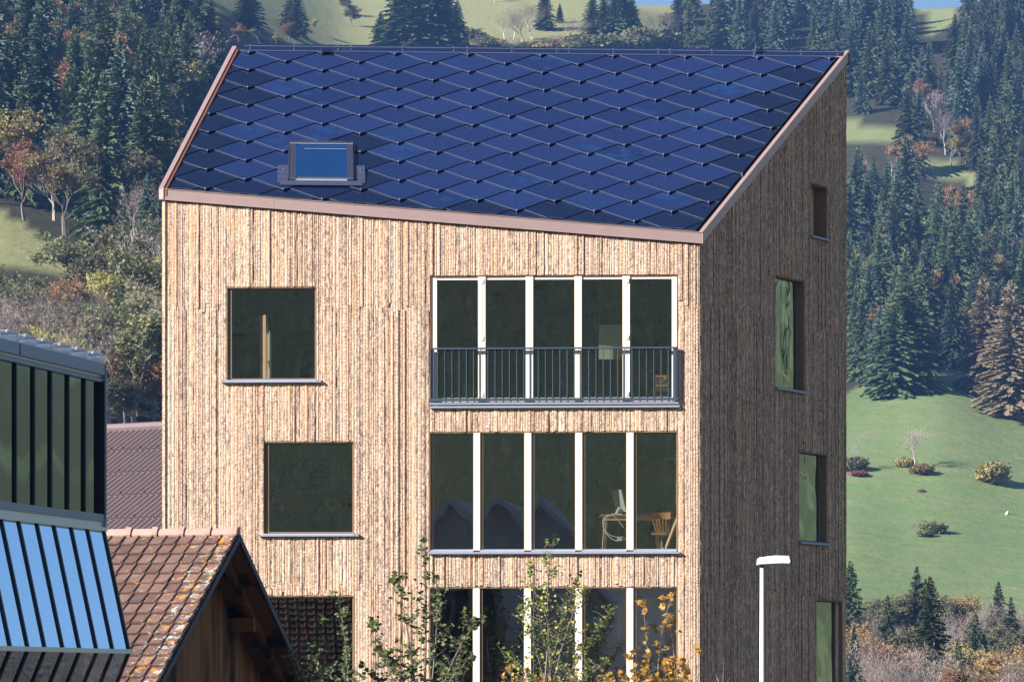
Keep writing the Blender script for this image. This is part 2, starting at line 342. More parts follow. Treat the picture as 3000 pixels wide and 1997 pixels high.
def build_terrain():
    azs=[-180+i*4 for i in range(42)]+[-12.5+i*.16 for i in range(157)]+[13+i*4 for i in range(42)]+[180]
    azs=sorted(set(a for a in azs if -180<=a<=180))
    rs=[8,40,100,150,180,210,240]+[250+i*9 for i in range(98)]+[1150,1220,1300,1400,1500]
    g=MB(); vs=[(0,0,0)]; at=[(0,.2,1.)]
    for a in azs[:-1]:
        for r in rs:
            x=math.sin(R(a))*r; y=math.cos(R(a))*r; z=ground_z(x,y); vs.append((x,y,z))
            fo=0.;st=.15
            if abs(a)<12.5:
                if r>240:
                    px=HX+F*x/y; py=ypix(x,y,z); md=ismeadow(px+MN.noise(V((x*.05,y*.05,1)))*14,py+MN.noise(V((x*.05,y*.05,5)))*12)
                    fo=0. if md else 1.
                    if px<500: st=.85
                    elif px<2050: st=.85
                    elif py<700: st=.5
                    else: st=.12+.25*max(0,min(1,(px-2480)/600))*max(0,min(1,(1500-py)/300))
            elif r>300:
                fo=(.6 if MN.noise(V((x*.02,y*.02,9)))>-.15 else .15) if abs(a)<100 else .3
            at.append((fo,st,1. if r<245 else 0.))
    nr=len(rs); na=len(azs)-1; fs=[]
    for i in range(na):
        j=(i+1)%na; fs.append((0,1+j*nr,1+i*nr))
        for k in range(nr-1): fs.append((1+i*nr+k,1+j*nr+k,1+j*nr+k+1,1+i*nr+k+1))
    me=bpy.data.meshes.new('ground'); me.from_pydata(vs,[],fs); me.materials.append(M['ground'])
    ca=me.color_attributes.new("rnd",'FLOAT_COLOR','POINT'); ca.data.foreach_set('color',[c for a in at for c in (a[0],a[1],a[2],1.)])
    me.polygons.foreach_set('use_smooth',[True]*len(fs)); o=link(bpy.data.objects.new('ground',me)); tag(o,kind='structure'); return o
build_terrain()

# ------------------------------------------------------------------ timber house geometry
up=V(((942-HX)/F,1,(HY+6422)/F)); hd=V((up.y,-up.x,0)); nrm=hd.cross(up).normalized()
if nrm.z<0: nrm=-nrm
D1=F/158.
C1=pt(2058,681,D1)
def hitp(px,py,p0,n):
    r=V(((px-HX)/F,1,(HY-py)/F)); return CAM+r*((p0-CAM).dot(n)/r.dot(n))
C0=hitp(466,552,C1,nrm); C2=hitp(2488,149,C1,nrm); C3=hitp(681,137,C1,nrm)
def Zr(x,y): return C1.z-((x-C1.x)*nrm.x+(y-C1.y)*nrm.y)/nrm.z
HB=V(((C0.x+C1.x)/2,(C0.y+C2.y)/2,0))
def wallframe(a,b):
    ex=V((b.x-a.x,b.y-a.y,0)); L=ex.length; ex.normalize(); return Fr((a.x,a.y,0),ex,ex.cross(V((0,0,1))),(0,0,1)),L
FF,LF=wallframe(C0,C1); FS,LS=wallframe(C1,C2); FB,LB=wallframe(C2,C3); FL,LL=wallframe(C3,C0)
def onwall(fr,px,py,d=0.):
    p=hitp(px,py,fr.p(0,d,0),fr.y); q=p-fr.o; return q.dot(fr.x),p.z
def top(fr,u): p=fr.p(u,0,0); return Zr(p.x,p.y)
H=root('timber_house',HB,'tall timber clad house with a dark blue roof of diamond solar shingles','house')
def opening(fr,x0,y0,x1,y1,d=-.05):
    u0,zt=onwall(fr,x0,y0,d); u1,zb=onwall(fr,x1,y1,d); return [u0,u1,zb,zt]
OF=dict(w1=opening(FF,663,841,928,1112),w2=opening(FF,772,1293,1038,1562),w3=opening(FF,772,1744,1038,2014),
        b1=opening(FF,1260,808,1986,1180),b2=opening(FF,1257,1265,1986,1608),b3=opening(FF,1257,1719,1986,2061))
OS=dict(s1=opening(FS,2375,534,2424,700),s2=opening(FS,2271,804,2357,1146),s3=opening(FS,2341,1320,2423,1590),s4=opening(FS,2391,1755,2469,2030))
for o in list(OF.values())+list(OS.values()): pass
# wall shells (outer face behind the slats, inner face timber)
def shell(name,fr,L,ops,parent,name_=''):
    mb=MB(); us=sorted(set([.46 if name_=='back_wall' else .12,L-.12]+[v for o in ops for v in o[:2]])); zs=sorted(set([0.]+[v for o in ops for v in o[2:]]))
    for ua,ub in zip(us,us[1:]):
        for k,za in enumerate(zs):
            zb=zs[k+1] if k+1<len(zs) else None
            uc=(ua+ub)/2
            if zb is not None and any(o[0]-1e-4<uc<o[1]+1e-4 and o[2]-1e-4<(za+zb)/2<o[3]+1e-4 for o in ops): continue
            nq=max(1,int((ub-ua)/.25)); mg=.62 if name_=='back_wall' else .30
            for q in range(nq):
                a_=ua+(ub-ua)*q/nq; b_=ua+(ub-ua)*(q+1)/nq; ta=top(fr,a_)-mg; tb_=top(fr,b_)-mg
                if zb is not None: ta=min(ta,zb); tb_=min(tb_,zb)
                if ta<=za or tb_<=za: continue
                mb.prism(fr,[(a_,za),(b_,za),(b_,tb_),(a_,ta)],-.34,-.10)
    return mb.build(name,M['inner'],parent)
BO=[]
for nm,fr,L,ops in (('front_wall',FF,LF,list(OF.values())),('side_wall',FS,LS,list(OS.values())),('back_wall',FB,LB,BO),('side_wall',FL,LL,[])):
    shell('wall',fr,L,ops,H,nm)
TIERS=[3.05,8.3,13.52]
def cladding(fr,L,ops,fine,seed,parent,inset=.045,bark=0):  # bark: more bark flecks, plus shade of the side wall put into slat colour
    rnd=random.Random(seed); mb=MB(); u=inset; TB=[]
    while u<L-inset-.005:
        w_=rnd.choice([.028,.035,.04,.045,.045,.05,.055,.06,.08]); w_=min(w_,L-inset-u)
        # snap to opening edges so that openings have clean jambs
        for o in ops:
            for e in (o[0],o[1]):
                if u+.012<e<u+w_+.012: w_=e-u
        ua,ub=u,u+w_; uc=(ua+ub)/2; gap=rnd.choice([.001,.002,.003,.006,.011]) if w_>.03 else .001
        tops=min(top(fr,ua),top(fr,ub))-.205-rnd.random()*.02
        cuts=[.05]
        for t in TIERS: cuts.append(t+rnd.uniform(-.11,.09))
        cuts=[c for c in cuts if c<tops]+[tops]
        segs=[]
        for a,b in zip(cuts,cuts[1:]):
            parts=[(a,b-.004)]
            for o in ops:
                if o[0]-.004<uc<o[1]+.004:
                    np_=[]
                    for (p,q) in parts:
                        if q<=o[2] or p>=o[3]: np_.append((p,q)); continue
                        if p<o[2]-.05: np_.append((p,o[2]-.05-rnd.random()*.012))
                        if q>o[3]: np_.append((o[3]+rnd.random()*.012,q))
                    parts=np_
            segs+=[s for s in parts if s[1]-s[0]>.03]
        for (a,b) in segs:
            d=-.105+rnd.choice([.044,.05,.052,.055,.058,.066]); col=(rnd.random() if bark==0 else .9+.5*rnd.random(),rnd.random()*(1-.5*bark),rnd.random())  # bark shifts slats darker and less pale, painting in the side wall's shade too
            rough=rnd.random(); 
            if not fine: mb.box(fr,ua+gap/2,ub-gap/2,-.10,d-.01,a,b,col); continue
            n=max(1,int((b-a)/.11)); n0=len(mb.v); sd_=rnd.random()*100
            for k in range(n+1):
                z=a+(b-a)*k/n; e1=MN.noise(V((sd_,z*5,0)))*.005*rough+MN.noise(V((sd_,z*1.3,4)))*.006*rough; e2=MN.noise(V((sd_,z*5,9)))*.005*rough; dd=MN.noise(V((sd_,z*4,17)))*.012*rough+MN.noise(V((sd_,z*11,27)))*.006*rough
                for (uu,yy) in ((ua+gap/2+max(0,e1),-.10),(ua+gap/2+max(0,e1),d+dd*.6),((ua+ub)/2,d+dd+.004),(ub-gap/2+min(0,e2),d+dd*.6),(ub-gap/2+min(0,e2),-.10)): mb.v.append(tuple(fr.p(uu,yy,z)))
            for k in range(n):
                for q in range(4):
                    A=n0+k*5+q; mb.f.append((A,A+1,A+6,A+5)); mb.c.append(col); mb.m.append(0); mb.uv.append(None)
            for A in (n0,n0+n*5): mb.f.append((A,A+1,A+2,A+3,A+4)); mb.c.append(col); mb.m.append(0); mb.uv.append(None)
        u=ub
    return mb.build('cladding',M['clad'],parent)
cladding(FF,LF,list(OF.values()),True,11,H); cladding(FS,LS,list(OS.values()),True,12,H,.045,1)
cladding(FB,LB,[],False,13,H,.14); cladding(FL,LL,[],False,14,H)
# floors, partitions
def slab(z0,z1,mat,name):
    mb=MB(); P=[FF.p(.345,-.345,0),FF.p(LF-.36,-.345,0),FS.p(LS-.36,-.36,0),FL.p(.36,-.36,0)]
    lo=[V((p.x,p.y,z0)) for p in P]; hi=[V((p.x,p.y,z1)) for p in P]
    mb.face(lo[::-1]); mb.face(hi)
    for i in range(4): j=(i+1)%4; mb.face([lo[i],lo[j],hi[j],hi[i]])
    return mb.build(name,mat,H)
for z in (.4,3.28,6.1,8.95,11.74): slab(z-.26,z,M['inner'],'floor_slab')
# interior dark furniture walls behind the big windows
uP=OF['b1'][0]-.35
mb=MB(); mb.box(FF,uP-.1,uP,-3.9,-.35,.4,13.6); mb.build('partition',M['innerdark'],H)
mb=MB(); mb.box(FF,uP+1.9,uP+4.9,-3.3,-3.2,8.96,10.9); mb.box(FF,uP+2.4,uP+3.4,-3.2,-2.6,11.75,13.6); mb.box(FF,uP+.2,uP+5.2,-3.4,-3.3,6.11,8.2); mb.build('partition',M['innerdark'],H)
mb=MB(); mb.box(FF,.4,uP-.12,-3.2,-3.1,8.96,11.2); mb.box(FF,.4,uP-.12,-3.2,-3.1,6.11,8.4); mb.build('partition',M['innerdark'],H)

# ---- windows on the front
def sill(par,fr,o,ext=.085,h=.075,name='sill'):
    mb=MB(); u0,u1,zb,zt=o
    mb.prism(Fr(fr.o,fr.y,fr.x,fr.z),[(-.20,zb+.012),(-.20,zb-.02),(.012,zb-.05),(.018,zb-.05),(.018,zb-.03),(.0,zb-.022),(-.03,zb+.002)],u0+.003,u1-.003)
    mb.box(fr,u0-ext,u1+ext,-.045,.02,zb-.052,zb-.030)
    for e in (u0-ext,u1+ext-.02): mb.box(fr,e,e+.02,-.045,.022,zb-.055,zb-.012)
    return mb.build(name,M['zinc'],par)
def frame_rect(fr,u0,u1,z0,z1,wl,wr,wb,wt,d0,d1,mb):
    mb.box(fr,u0,u0+wl,d0,d1,z0,z1); mb.box(fr,u1-wr,u1,d0,d1,z0,z1)
    mb.box(fr,u0+wl,u1-wr,d0,d1-.002,z0,z0+wb); mb.box(fr,u0+wl,u1-wr,d0,d1-.002,z1-wt,z1)
def pane(par,fr,u0,u1,z0,z1,d,mat):
    mb=MB(); mb.face([fr.p(u0,d,z0),fr.p(u1,d,z0),fr.p(u1,d,z1),fr.p(u0,d,z1)]); return mb.build('pane',mat,par)
def lining(par,fr,o,mat,d1=-.055,t=.02):
    mb=MB(); u0,u1,zb,zt=o
    mb.box(fr,u0-.002,u0+t,-.335,d1,zb-.02,zt); mb.box(fr,u1-t,u1+.002,-.335,d1,zb-.02,zt); mb.box(fr,u0+t,u1-t,-.335,d1-.002,zt-t,zt+.002); mb.box(fr,u0+t,u1-t,-.335,-.225,zb-.02,zb+.012)
    return mb.build('reveal',mat,par)
def square_window(fr,o,key,mat=None,frm='woodfr'):
    u0,u1,zb,zt=o; mb=MB(); frame_rect(fr,u0+.02,u1-.02,zb+.012,zt-.02,.075,.02,.02,.03,-.20,-.092,mb)
    w_=mb.build('window',M[frm],H); lining(w_,fr,o,M['zinc'] if key else M['woodfr']); sill(w_,fr,o)
    pane(w_,fr,u0+.09,u1-.03,zb+.03,zt-.04,-.105,mat or M['wglass']); return w_
for k in ('w1','w2','w3'): square_window(FF,OF[k],0)
def big_window(key,mull,frame_w):
    o=OF[key]; u0,u1,zb,zt=o; mb=MB()
    us=[(onwall(FF,a,1400,-.06)[0],onwall(FF,b,1400,-.06)[0]) for a,b in mull]
    for a,b in us: mb.box(FF,a,b,-.24,-.058,zb-.01 if key!='b1' else zb+.0,zt-.004)
    if key=='b1':
        a=onwall(FF,1263,1000,-.1)[0]; b=onwall(FF,1280,1000,-.1)[0]; mb.box(FF,a,b,-.24,-.075,zb,zt-.02)
        a2=onwall(FF,1968,1000,-.1)[0]; b2=onwall(FF,1985,1000,-.1)[0]; mb.box(FF,a2,b2,-.24,-.075,zb,zt-.02)
        mb.box(FF,u0+.02,u1-.02,-.24,-.080,zb,zb+.11); mb.box(FF,u0+.02,u1-.02,-.24,-.082,zt-.075,zt-.022)
        # hinges and vertical rebate lines
        for (x,y) in ((1411,823),(1411,990),(1411,1155),(1836,821),(1836,987),(1836,1152)):
            uu,zz=onwall(FF,x,y,-.05); mb.box(FF,uu-.012,uu+.034,-.058,-.044,zz-.045,zz+.035)
    w_=mb.build('window',M['white'],H)
    if key=='b1':
        rb=MB()
        for a,b in us: rb.box(FF,(a+b)/2+.012,(a+b)/2+.017,-.058,-.056,zb,zt-.01)
        rb.build('rebate',M['woodfr'],w_)
    lining(w_,FF,o,M['copper2'] if key=='b1' else M['woodfr'])
    edges=[u0+.02]+[v for ab in us for v in ab]+[u1-.02]
    sl=MB()
    for k in range(0,len(edges),2):
        a,b=edges[k],edges[k+1]; yw=[.0143,.0034,-.0059,.002,-.002][k//2] if key!='b1' else random.uniform(-.003,.003)
        dd=-.098 if key!='b1' else -.10; h_=(b-a)/2*yw; pm_=MB(); pm_.face([FF.p(a,dd+h_,zb),FF.p(b,dd-h_,zb),FF.p(b,dd-h_,zt-.01),FF.p(a,dd+h_,zt-.01)]); pm_.build('pane',M['wglass'],w_)
        if key!='b1':
            fm=MB(); frame_rect(FF,a,b,zb,zt-.01,.055,.01,.01,.02,-.2,-.088,fm); fm.build('inner_frame',M['woodfr'],w_)
            sl.prism(Fr(FF.o,FF.y,FF.x,FF.z),[(-.2,zb+.008),(-.2,zb-.03),(-.02,zb-.045),(-.02,zb-.03),(-.098,zb+.008)],a+.002,b-.002)
    sl.box(FF,u0-.01,u1+.03,-.05,.02,zb-.082,zb-.046)
    sl.build('sill',M['zinc'],w_); return w_
big_window('b1',[(1400.5,1422),(1540.2,1561.6),(1683,1704),(1823.7,1845)],.08)
big_window('b2',[(1387.5,1406.3),(1536.6,1556.3),(1685.7,1705.4),(1835.7,1855.8)],.1)
big_window('b3',[(1386,1405),(1535.7,1555),(1685.3,1705),(1835.7,1855)],.1)
# railing in front of the upper wide window
o=OF['b1']; u0,u1=o[0],o[1]
rl=MB(); zt_=onwall(FF,1600,1018.5,.02)[1]; zb_=onwall(FF,1600,1171,.02)[1]
rl.box(FF,u0-.01,u1+.0,-.01,.035,zt_-.022,zt_+.008)
rl.box(FF,u0-.01,u1+.0,-.02,.035,zb_-.02,zb_+.035)
railing=rl.build('railing',M['rail'],H)
nb=34
bu0,_=onwall(FF,1000+632/2.24,1100,.02); bu1,_=onwall(FF,1000+2193/2.24,1100,.02)
for k in range(34):
    uu=bu0+(bu1-bu0)*k/33; bm=MB(); bm.tube([FF.p(uu,.012,zb_+.03),FF.p(uu,.012,zt_-.02)],.0085,6); bm.build('baluster',M['rail'],railing)
for uu,sg in ((u0+.012,1),(u1-.02,-1)):
    pm=MB(); pm.box(FF,uu-.006*0,uu+.012,-.16,.03,zb_-.02,zt_-.02); pm.box(FF,min(uu,uu+sg*.07),max(uu,uu+sg*.07),.0,.012,zb_,zt_-.025); pm.build('end_plate',M['rail'],railing)
st=MB(); st.box(FF,u0-.01,u1+.01,-.05,.018,o[2]-.02,o[2]+.012); st.build('sill_strip',M['zinc'],railing)
# ---- windows in the shaded side wall
for k in ('s2','s3','s4'):
    o=OS[k]; u0,u1,zb,zt=o; mb=MB(); frame_rect(FS,u0+.02,u1-.02,zb+.012,zt-.02,.02,.09,.02,.03,-.26,-.2,mb)
    w_=mb.build('window',M['navyframe'],H); lining(w_,FS,o,M['woodfr']); sill(w_,FS,o,.04)
    ls=MB(); ls.box(FS,u1-.055,u1-.04,-.2,-.19,zb+.02,zt-.03); ls.build('guide_rail',M['lightmetal'],w_)
    pane(w_,FS,u0+.03,u1-.11,zb+.03,zt-.04,-.17,M['sglass'])
o=OS['s1']; nic=MB(); nic.box(FS,o[0]-.01,o[1]+.01,-.40,-.345,o[2]-.05,o[3]+.05); lb=nic.build('niche_back',M['clad'],H)
lining(lb,FS,o,M['woodfr']); sill(lb,FS,o,.03)

# ---- roof: deck, fascia, parapets, diamonds
rm=MB()
def off(p,dz): return V((p.x,p.y,p.z+dz))
Pd=[FF.p(.05,-.05,0),FF.p(LF-.05,-.05,0),FS.p(LS-.05,-.05,0),FL.p(.05,-.05,0)]
Pd=[V((p.x,p.y,Zr(p.x,p.y))) for p in Pd]
lo=[off(p,-.262) for p in Pd]; hi=[off(p,-.135) for p in Pd]
rm.face(lo[::-1]); rm.face(hi)
for i in range(4): j=(i+1)%4; rm.face([lo[i],lo[j],hi[j],hi[i]])
roof=rm.build('roof',M['deck'],H)
def rail_prism(fr,L,d0,d1,dz0,dz1,ua=0,ub=None,mat='copper',name='fascia'):
    ub=L if ub is None else ub; mb=MB(); n=1
    mb.prism(fr,[(ua,top(fr,ua)+dz0),(ub,top(fr,ub)+dz0),(ub,top(fr,ub)+dz1),(ua,top(fr,ua)+dz1)],d0,d1); return mb,name,mat
for (a,b) in ((0,(805-466)/1592*LF-.002),((805-466)/1592*LF+.002,LF)):
    mb,n,m=rail_prism(FF,LF,-.045,0,-.2,-.004,a,b); 
    mb.prism(FF,[(a,top(FF,a)-.004),(b,top(FF,b)-.004),(b,top(FF,b)+.008),(a,top(FF,a)+.008)],-.05,.012)
    mb.prism(FF,[(a,top(FF,a)-.206),(b,top(FF,b)-.206),(b,top(FF,b)-.196),(a,top(FF,a)-.196)],-.03,.008); mb.build('fascia',M[m],roof)
for fr,L in ((FS,LS),(FL,LL)):
    mb,n,m=rail_prism(fr,L,-.085,.003,-.2,.01,.0,L); mb.build('verge_board',M['copper'],roof)
    mb,n,m=rail_prism(fr,L,-.15,-.087,-.16,-.022,.06,L-.02); mb.build('upstand',M['copper2'],roof)
mb,n,m=rail_prism(FB,LB,-.04,0,-.3,-.06); mb.build('fascia',M['copper2'],roof)
for k,(dd0,dd1,dz) in enumerate(((-.085,-.06,-.02),(-.13,-.10,-.015))):
    mb=MB(); n=24
    for q in range(n):
        a=.12+(LF-.26)*q/n; b=a+(LF-.26)/n*(.93 if k else .985); mb.prism(FF,[(a,top(FF,a)+dz-.012),(b,top(FF,b)+dz-.012),(b,top(FF,b)+dz),(a,top(FF,a)+dz)],dd0,dd1)
    mb.build('drip_strip',M['copper'] if k else M['copper2'],roof)
TP=C1-V((0,0,.075)) # tile plane reference
hdn=hd.normalized(); upn=up.normalized()
def roofab(px,py,dz=0.): q=hitp(px,py,TP+nrm*dz,nrm)-TP; return q.dot(hdn),q.dot(upn)
def rp(a,b,h): return TP+hdn*a+upn*b+nrm*h
HM=[[1.07115879e+02,-3.60027312e+00,1.05027094e+03],[6.69122002e-01,2.45414721e+01,1.91453649e+02],[2.42845818e-04,-3.82112509e-03,1.0]]
def latpx(i,j):
    v=[HM[k][0]*i+HM[k][1]*j+HM[k][2] for k in range(3)]; return v[0]/v[2],v[1]/v[2]
def lat(i,j): return roofab(*latpx(i,j))
# affine lattice from four well spread nodes
A00=lat(0,0);A10=lat(10,0);A01=lat(0,14);A11=lat(8,14)
ea=((A10[0]-A00[0])/10,(A10[1]-A00[1])/10); eb=((A01[0]-A00[0])/14,(A01[1]-A00[1])/14)
ea2=((A11[0]-A01[0])/8,(A11[1]-A01[1])/8); ea=((ea[0]+ea2[0])/2,0.)
def latab(i,j): return A00[0]+ea[0]*i+eb[0]*j, A00[1]+ea[1]*i+eb[1]*j
def ab_of(p): q=p-TP; return q.dot(hdn),q.dot(upn)
clipP=[ab_of(FF.p(.16,-.10,0)+V((0,0,Zr(*FF.p(.16,-.10,0).xy)-.075))),ab_of(FF.p(LF-.13,-.10,0)+V((0,0,Zr(*FF.p(LF-.13,-.10,0).xy)-.075))),
       ab_of(FS.p(LS-.02,-.15,0)+V((0,0,Zr(*FS.p(LS-.02,-.15,0).xy)-.075))),ab_of(FL.p(.02,-.15,0)+V((0,0,Zr(*FL.p(.02,-.15,0).xy)-.075)))]
clipP[0]=(clipP[0][0],clipP[0][1]); 
def clip(poly,C):
    n=len(C)
    for i in range(n):
        x0,y0=C[i]; x1,y1=C[(i+1)%n]; out=[]
        ins=lambda p:(x1-x0)*(p[1]-y0)-(y1-y0)*(p[0]-x0)>=0
        for k in range(len(poly)):
            a=poly[k]; b=poly[(k+1)%len(poly)]; ia,ib=ins(a),ins(b)
            if ia: out.append(a)
            if ia!=ib:
                da=(x1-x0)*(a[1]-y0)-(y1-y0)*(a[0]-x0); db=(x1-x0)*(b[1]-y0)-(y1-y0)*(b[0]-x0); t=da/(da-db); out.append((a[0]+(b[0]-a[0])*t,a[1]+(b[1]-a[1])*t))
        poly=out
        if not poly: return []
    return poly
def area(P): return abs(sum(P[i][0]*P[(i+1)%len(P)][1]-P[(i+1)%len(P)][0]*P[i][1] for i in range(len(P))))/2
tm=MB(); hk=tm
sk=[roofab(838,412),roofab(1045,545)]
for j in range(-2,22):
    for i in range(-9,18):
        if (i+j)%2: continue
        B=latab(i,j); T=latab(i,j-3.04); Lc=latab(i-1,j-1.52); Rc=latab(i+1,j-1.52)
        cx,cy=(Lc[0]+Rc[0])/2,(T[1]+B[1])/2
        ex=.995; P=[(B[0],B[1]),(cx+(Rc[0]-cx)*ex,Rc[1]-.0),T,(cx-(cx-Lc[0])*ex,Lc[1])]
        full=area(P); Q=clip(P,clipP)
        if len(Q)<3 or area(Q)<.01: continue
        px,py=latpx(i,j-1.2)
        isblank=area(Q)<full*.985 and py>200 or (abs(px-905)<70 or abs(px-1000)<80) and 400<py<560 or px<(1010-.55*py+0 if False else 785-.42*py+ (0 if py<330 else 0))
        if px<700 and py<240: isblank=True
        if py>215 and px>2489-(py-149)*.81-130: isblank=True
        col=(random.random(),random.random(),0. if isblank else 1.)
        span=T[1]-P[0][1]; dr=math.hypot(*(0,0))
        hgt=lambda q:.004+.056*(T[1]-q[1])/span
        topf=[rp(a,b,hgt((a,b))+.008) for a,b in Q]; bot=[rp(a,b,hgt((a,b))) for a,b in Q]
        e1=(Rc[0]-T[0],Rc[1]-T[1]); e2=(Lc[0]-T[0],Lc[1]-T[1]); det=e1[0]*e2[1]-e1[1]*e2[0]
        uv=[(((a-T[0])*e2[1]-(b-T[1])*e2[0])/det,(e1[0]*(b-T[1])-e1[1]*(a-T[0]))/det) for a,b in Q]
        tm.face(topf,col,0,uv)
        for k in range(len(Q)):
            q=(k+1)%len(Q); tm.face([bot[k],bot[q],topf[q],topf[k]],None,1)
        if inpoly(B[0],B[1]+.05,clipP):
            h0=hgt(B); b0=B[1]-.02
            hk.prism(Fr(rp(B[0],b0,0),hdn,upn,nrm),[(-.006,.0),(.006,.0),(.006,h0+.022),(-.006,h0+.022)],-.012,.045,None,2)
            hk.tube([rp(B[0],b0+.035,h0+.01),rp(B[0],b0+.035,h0+.026)],.013,8,None,2)
tm.build('solar_shingles',[M['pv'],simple('shingle_rim',(.20,.24,.32),.3,.0,.05),M['steel']],roof)
# ridge cap
def abp(px,py): return roofab(px,py)
a0=clipP[3][0]+.10; a1=clipP[2][0]-.02; bt=roofab(1500,143.5,.07)[1]; b1_=roofab(1500,155.,.07)[1]; bt2=roofab(1500,138,.07)[1]
rc=MB(); fr=Fr(rp(0,0,0),hdn,upn,nrm); seams=[a0+(a1-a0)*t for t in (0,.165,.36,.53,.70,.86,1.)]
for k in range(6):
    rc.box(fr,seams[k]+.003,seams[k+1]-.003,b1_,bt-.004,.045,.068); rc.box(fr,seams[k]+.003,seams[k+1]-.003,bt+.004,bt2,.05,.078)
ridge=rc.build('ridge_cap',M['blank'],roof)
rw=MB(); rw.box(fr,a0,a1,b1_-.014,b1_-.001,.05,.072); rw.box(fr,a0,a1,bt-.008,bt+.008,.055,.080)
for k in range(6):
    for t in (.06,.5,.94):
        a=seams[k]+(seams[k+1]-seams[k])*t
        for bb in (b1_+.06,bt+.03): rw.tube([rp(a,bb,.066),rp(a,bb,.086)],.014,8)
rw.build('ridge_trim',M['steel'],ridge)
for px in (943,2212):
    a,b=roofab(px,160); am=MB(); am.prism(Fr(rp(a,b-.1,.03),hdn,upn,nrm),[(-.012,0),(.012,0),(.0,.20)],0,.16); am.prism(Fr(rp(a,b-.05,.03),hdn,upn,V((0,0,1))),[(-.012,0),(.012,0),(.003,.19),(-.003,.19)],0,.02); am.build('snow_clip',M['rail'],roof)
# wires under the ridge
# skylight
s0=roofab(844,415,.08); s1=roofab(1040,524,.08); sa0=roofab(844,520)[0]; sa1=roofab(1040,520)[0]; sb1=roofab(940,417,.1)[1]; sb0=roofab(940,524,.1)[1]
sf=MB(); fw_=.115; hh=.12
sf.box(fr,sa0,sa0+.02,sb0,sb1,.0,hh-.02); sf.box(fr,sa1-.02,sa1,sb0,sb1,.0,hh-.02)
sf.box(fr,sa0+.03,sa0+.03+fw_,sb0,sb1,.05,hh); sf.box(fr,sa1-.03-fw_,sa1-.03,sb0,sb1,.05,hh)
sf.box(fr,sa0+.03+fw_,sa1-.03-fw_,sb0,sb0+.075,.05,hh-.012); sf.box(fr,sa0+.03+fw_,sa1-.03-fw_,sb1-.07,sb1,.05,hh+.012)
skl=sf.build('skylight',simple('grey_blue_skylight_frame',(.045,.05,.085),.4,.3,.05),roof)
g=MB(); g.face([rp(sa0+.03+fw_,sb0+.07,.10),rp(sa1-.03-fw_,sb0+.07,.10),rp(sa1-.03-fw_,sb1-.07,.10),rp(sa0+.03+fw_,sb1-.07,.10)]); g.build('pane',M['skyglass'],skl)
g=MB(); g.box(fr,sa0+.03,sa1-.03,sb1-.085,sb1-.07,hh-.01,hh+.004); g.box(fr,sa0+.16,sa1-.15,sb0-.03,sb0-.005,.02,.085); g.box(fr,sa0+.3,sa1-.15,sb1-.24,sb1-.23,.101,.103); g.box(fr,sa0+.03,sa1-.03,sb0-.004,sb0-.001,.03,hh); g.build('trim',M['lightmetal'],skl)
g=MB()
g.box(fr,sa0-.15,sa1+.14,sb0-.19,sb0-.03,.074,.080)
for q,(bb0,bb1) in enumerate(((.0,.14),(.145,.30),(.305,.46),(.465,.62))):
    g.box(fr,sa0-.20,sa0,sb0-.1+bb0,sb0-.1+bb1,.060,.070+q*.002); g.box(fr,sa1,sa1+.19,sb0-.1+bb0,sb0-.1+bb1,.060,.070+q*.002)
g.build('flashing',simple('lead_flashing',(.05,.06,.11),.5,.2,.1),skl)
g=MB(); g.box(fr,sa0-.005,sa1+.005,sb0-.03,sb0,.0,.05); g.build('curb',M['dark'],skl)

# ------------------------------------------------------------------ things inside the rooms
def T(o,label,cat,group=None): return tag(o,label,cat,group)
wood=simple('oak_seat_wood',(.60,.27,.08),.45,0,.2,10); pine=simple('pine_board',(.80,.56,.34),.6,0,.12,8); plast=simple('white_plastic',(.82,.84,.84),.35,0,.03); alu=simple('computer_aluminium',(.75,.80,.78),.35,.4,.03)
zf=8.955
# desk
dY=64.3
p=pt(1840,1515,dY); desk=root('desk',(p.x,p.y,zf),'trestle desk with pale wooden legs behind the fourth pane of the middle window row','desk')
m_=MB(); x0=pt(1758,1515,dY).x; x1=pt(1938,1515,dY).x; m_.box(W0,x0,x1,dY-.1,dY+.65,zf+.70,zf+.73); m_.build('table_top',wood,desk)
for xx in (x0+.1,x0+.62):
    for yy in (dY,dY+.5):
        m_=MB(); m_.tube([(xx-.03,yy,zf),(xx+.02,yy,zf+.68)],.032,4); m_.build('leg',pine,desk)
for xx in (x1-.08,):
    for yy in (dY,dY+.5): m_=MB(); m_.tube([(xx+.03,yy,zf),(xx,yy,zf+.68)],.032,4); m_.build('leg',pine,desk)
m_=MB(); m_.box(W0,x0+.05,x1-.05,dY-.05,dY-.02,zf+.62,zf+.70); m_.build('apron',pine,desk)
# computer
cx=pt(1808,1500,dY).x; comp=root('computer',(cx,dY+.2,zf+.73),'white all in one computer seen from behind, standing on the desk','computer')
ca=Fr((cx+.10,dY+.15,zf+.76),V((-.35,-.94,0)).normalized()*1,V((.94,-.35,0)).normalized(),V((-.13,-.02,1)).normalized())
m_=MB(); m_.box(ca,-.25,.25,-.02,.025,.05,.46)
body=m_.build('monitor',alu,comp); 
m_=MB(); m_.box(Fr((cx+.10,dY+.15,zf+.76),V((.75,-.66,0)),V((.66,.75,0)),V((-.22,.05,1)).normalized()),-.13,.12,-.02,.012,.03,.46); 
bpy.data.objects.remove(body); body=m_.build('monitor',alu,comp)
ff=Fr((cx+.10,dY+.15,zf+.76),V((.75,-.66,0)),V((-.66,-.75,0)),V((-.22,.05,1)).normalized())
m_=MB(); m_.prism(ff,[(-.018,.26),(-.008,.245),(.01,.25),(.012,.285),(0,.30),(-.016,.29)],.019,.022); m_.build('emblem',M['dark'],body)
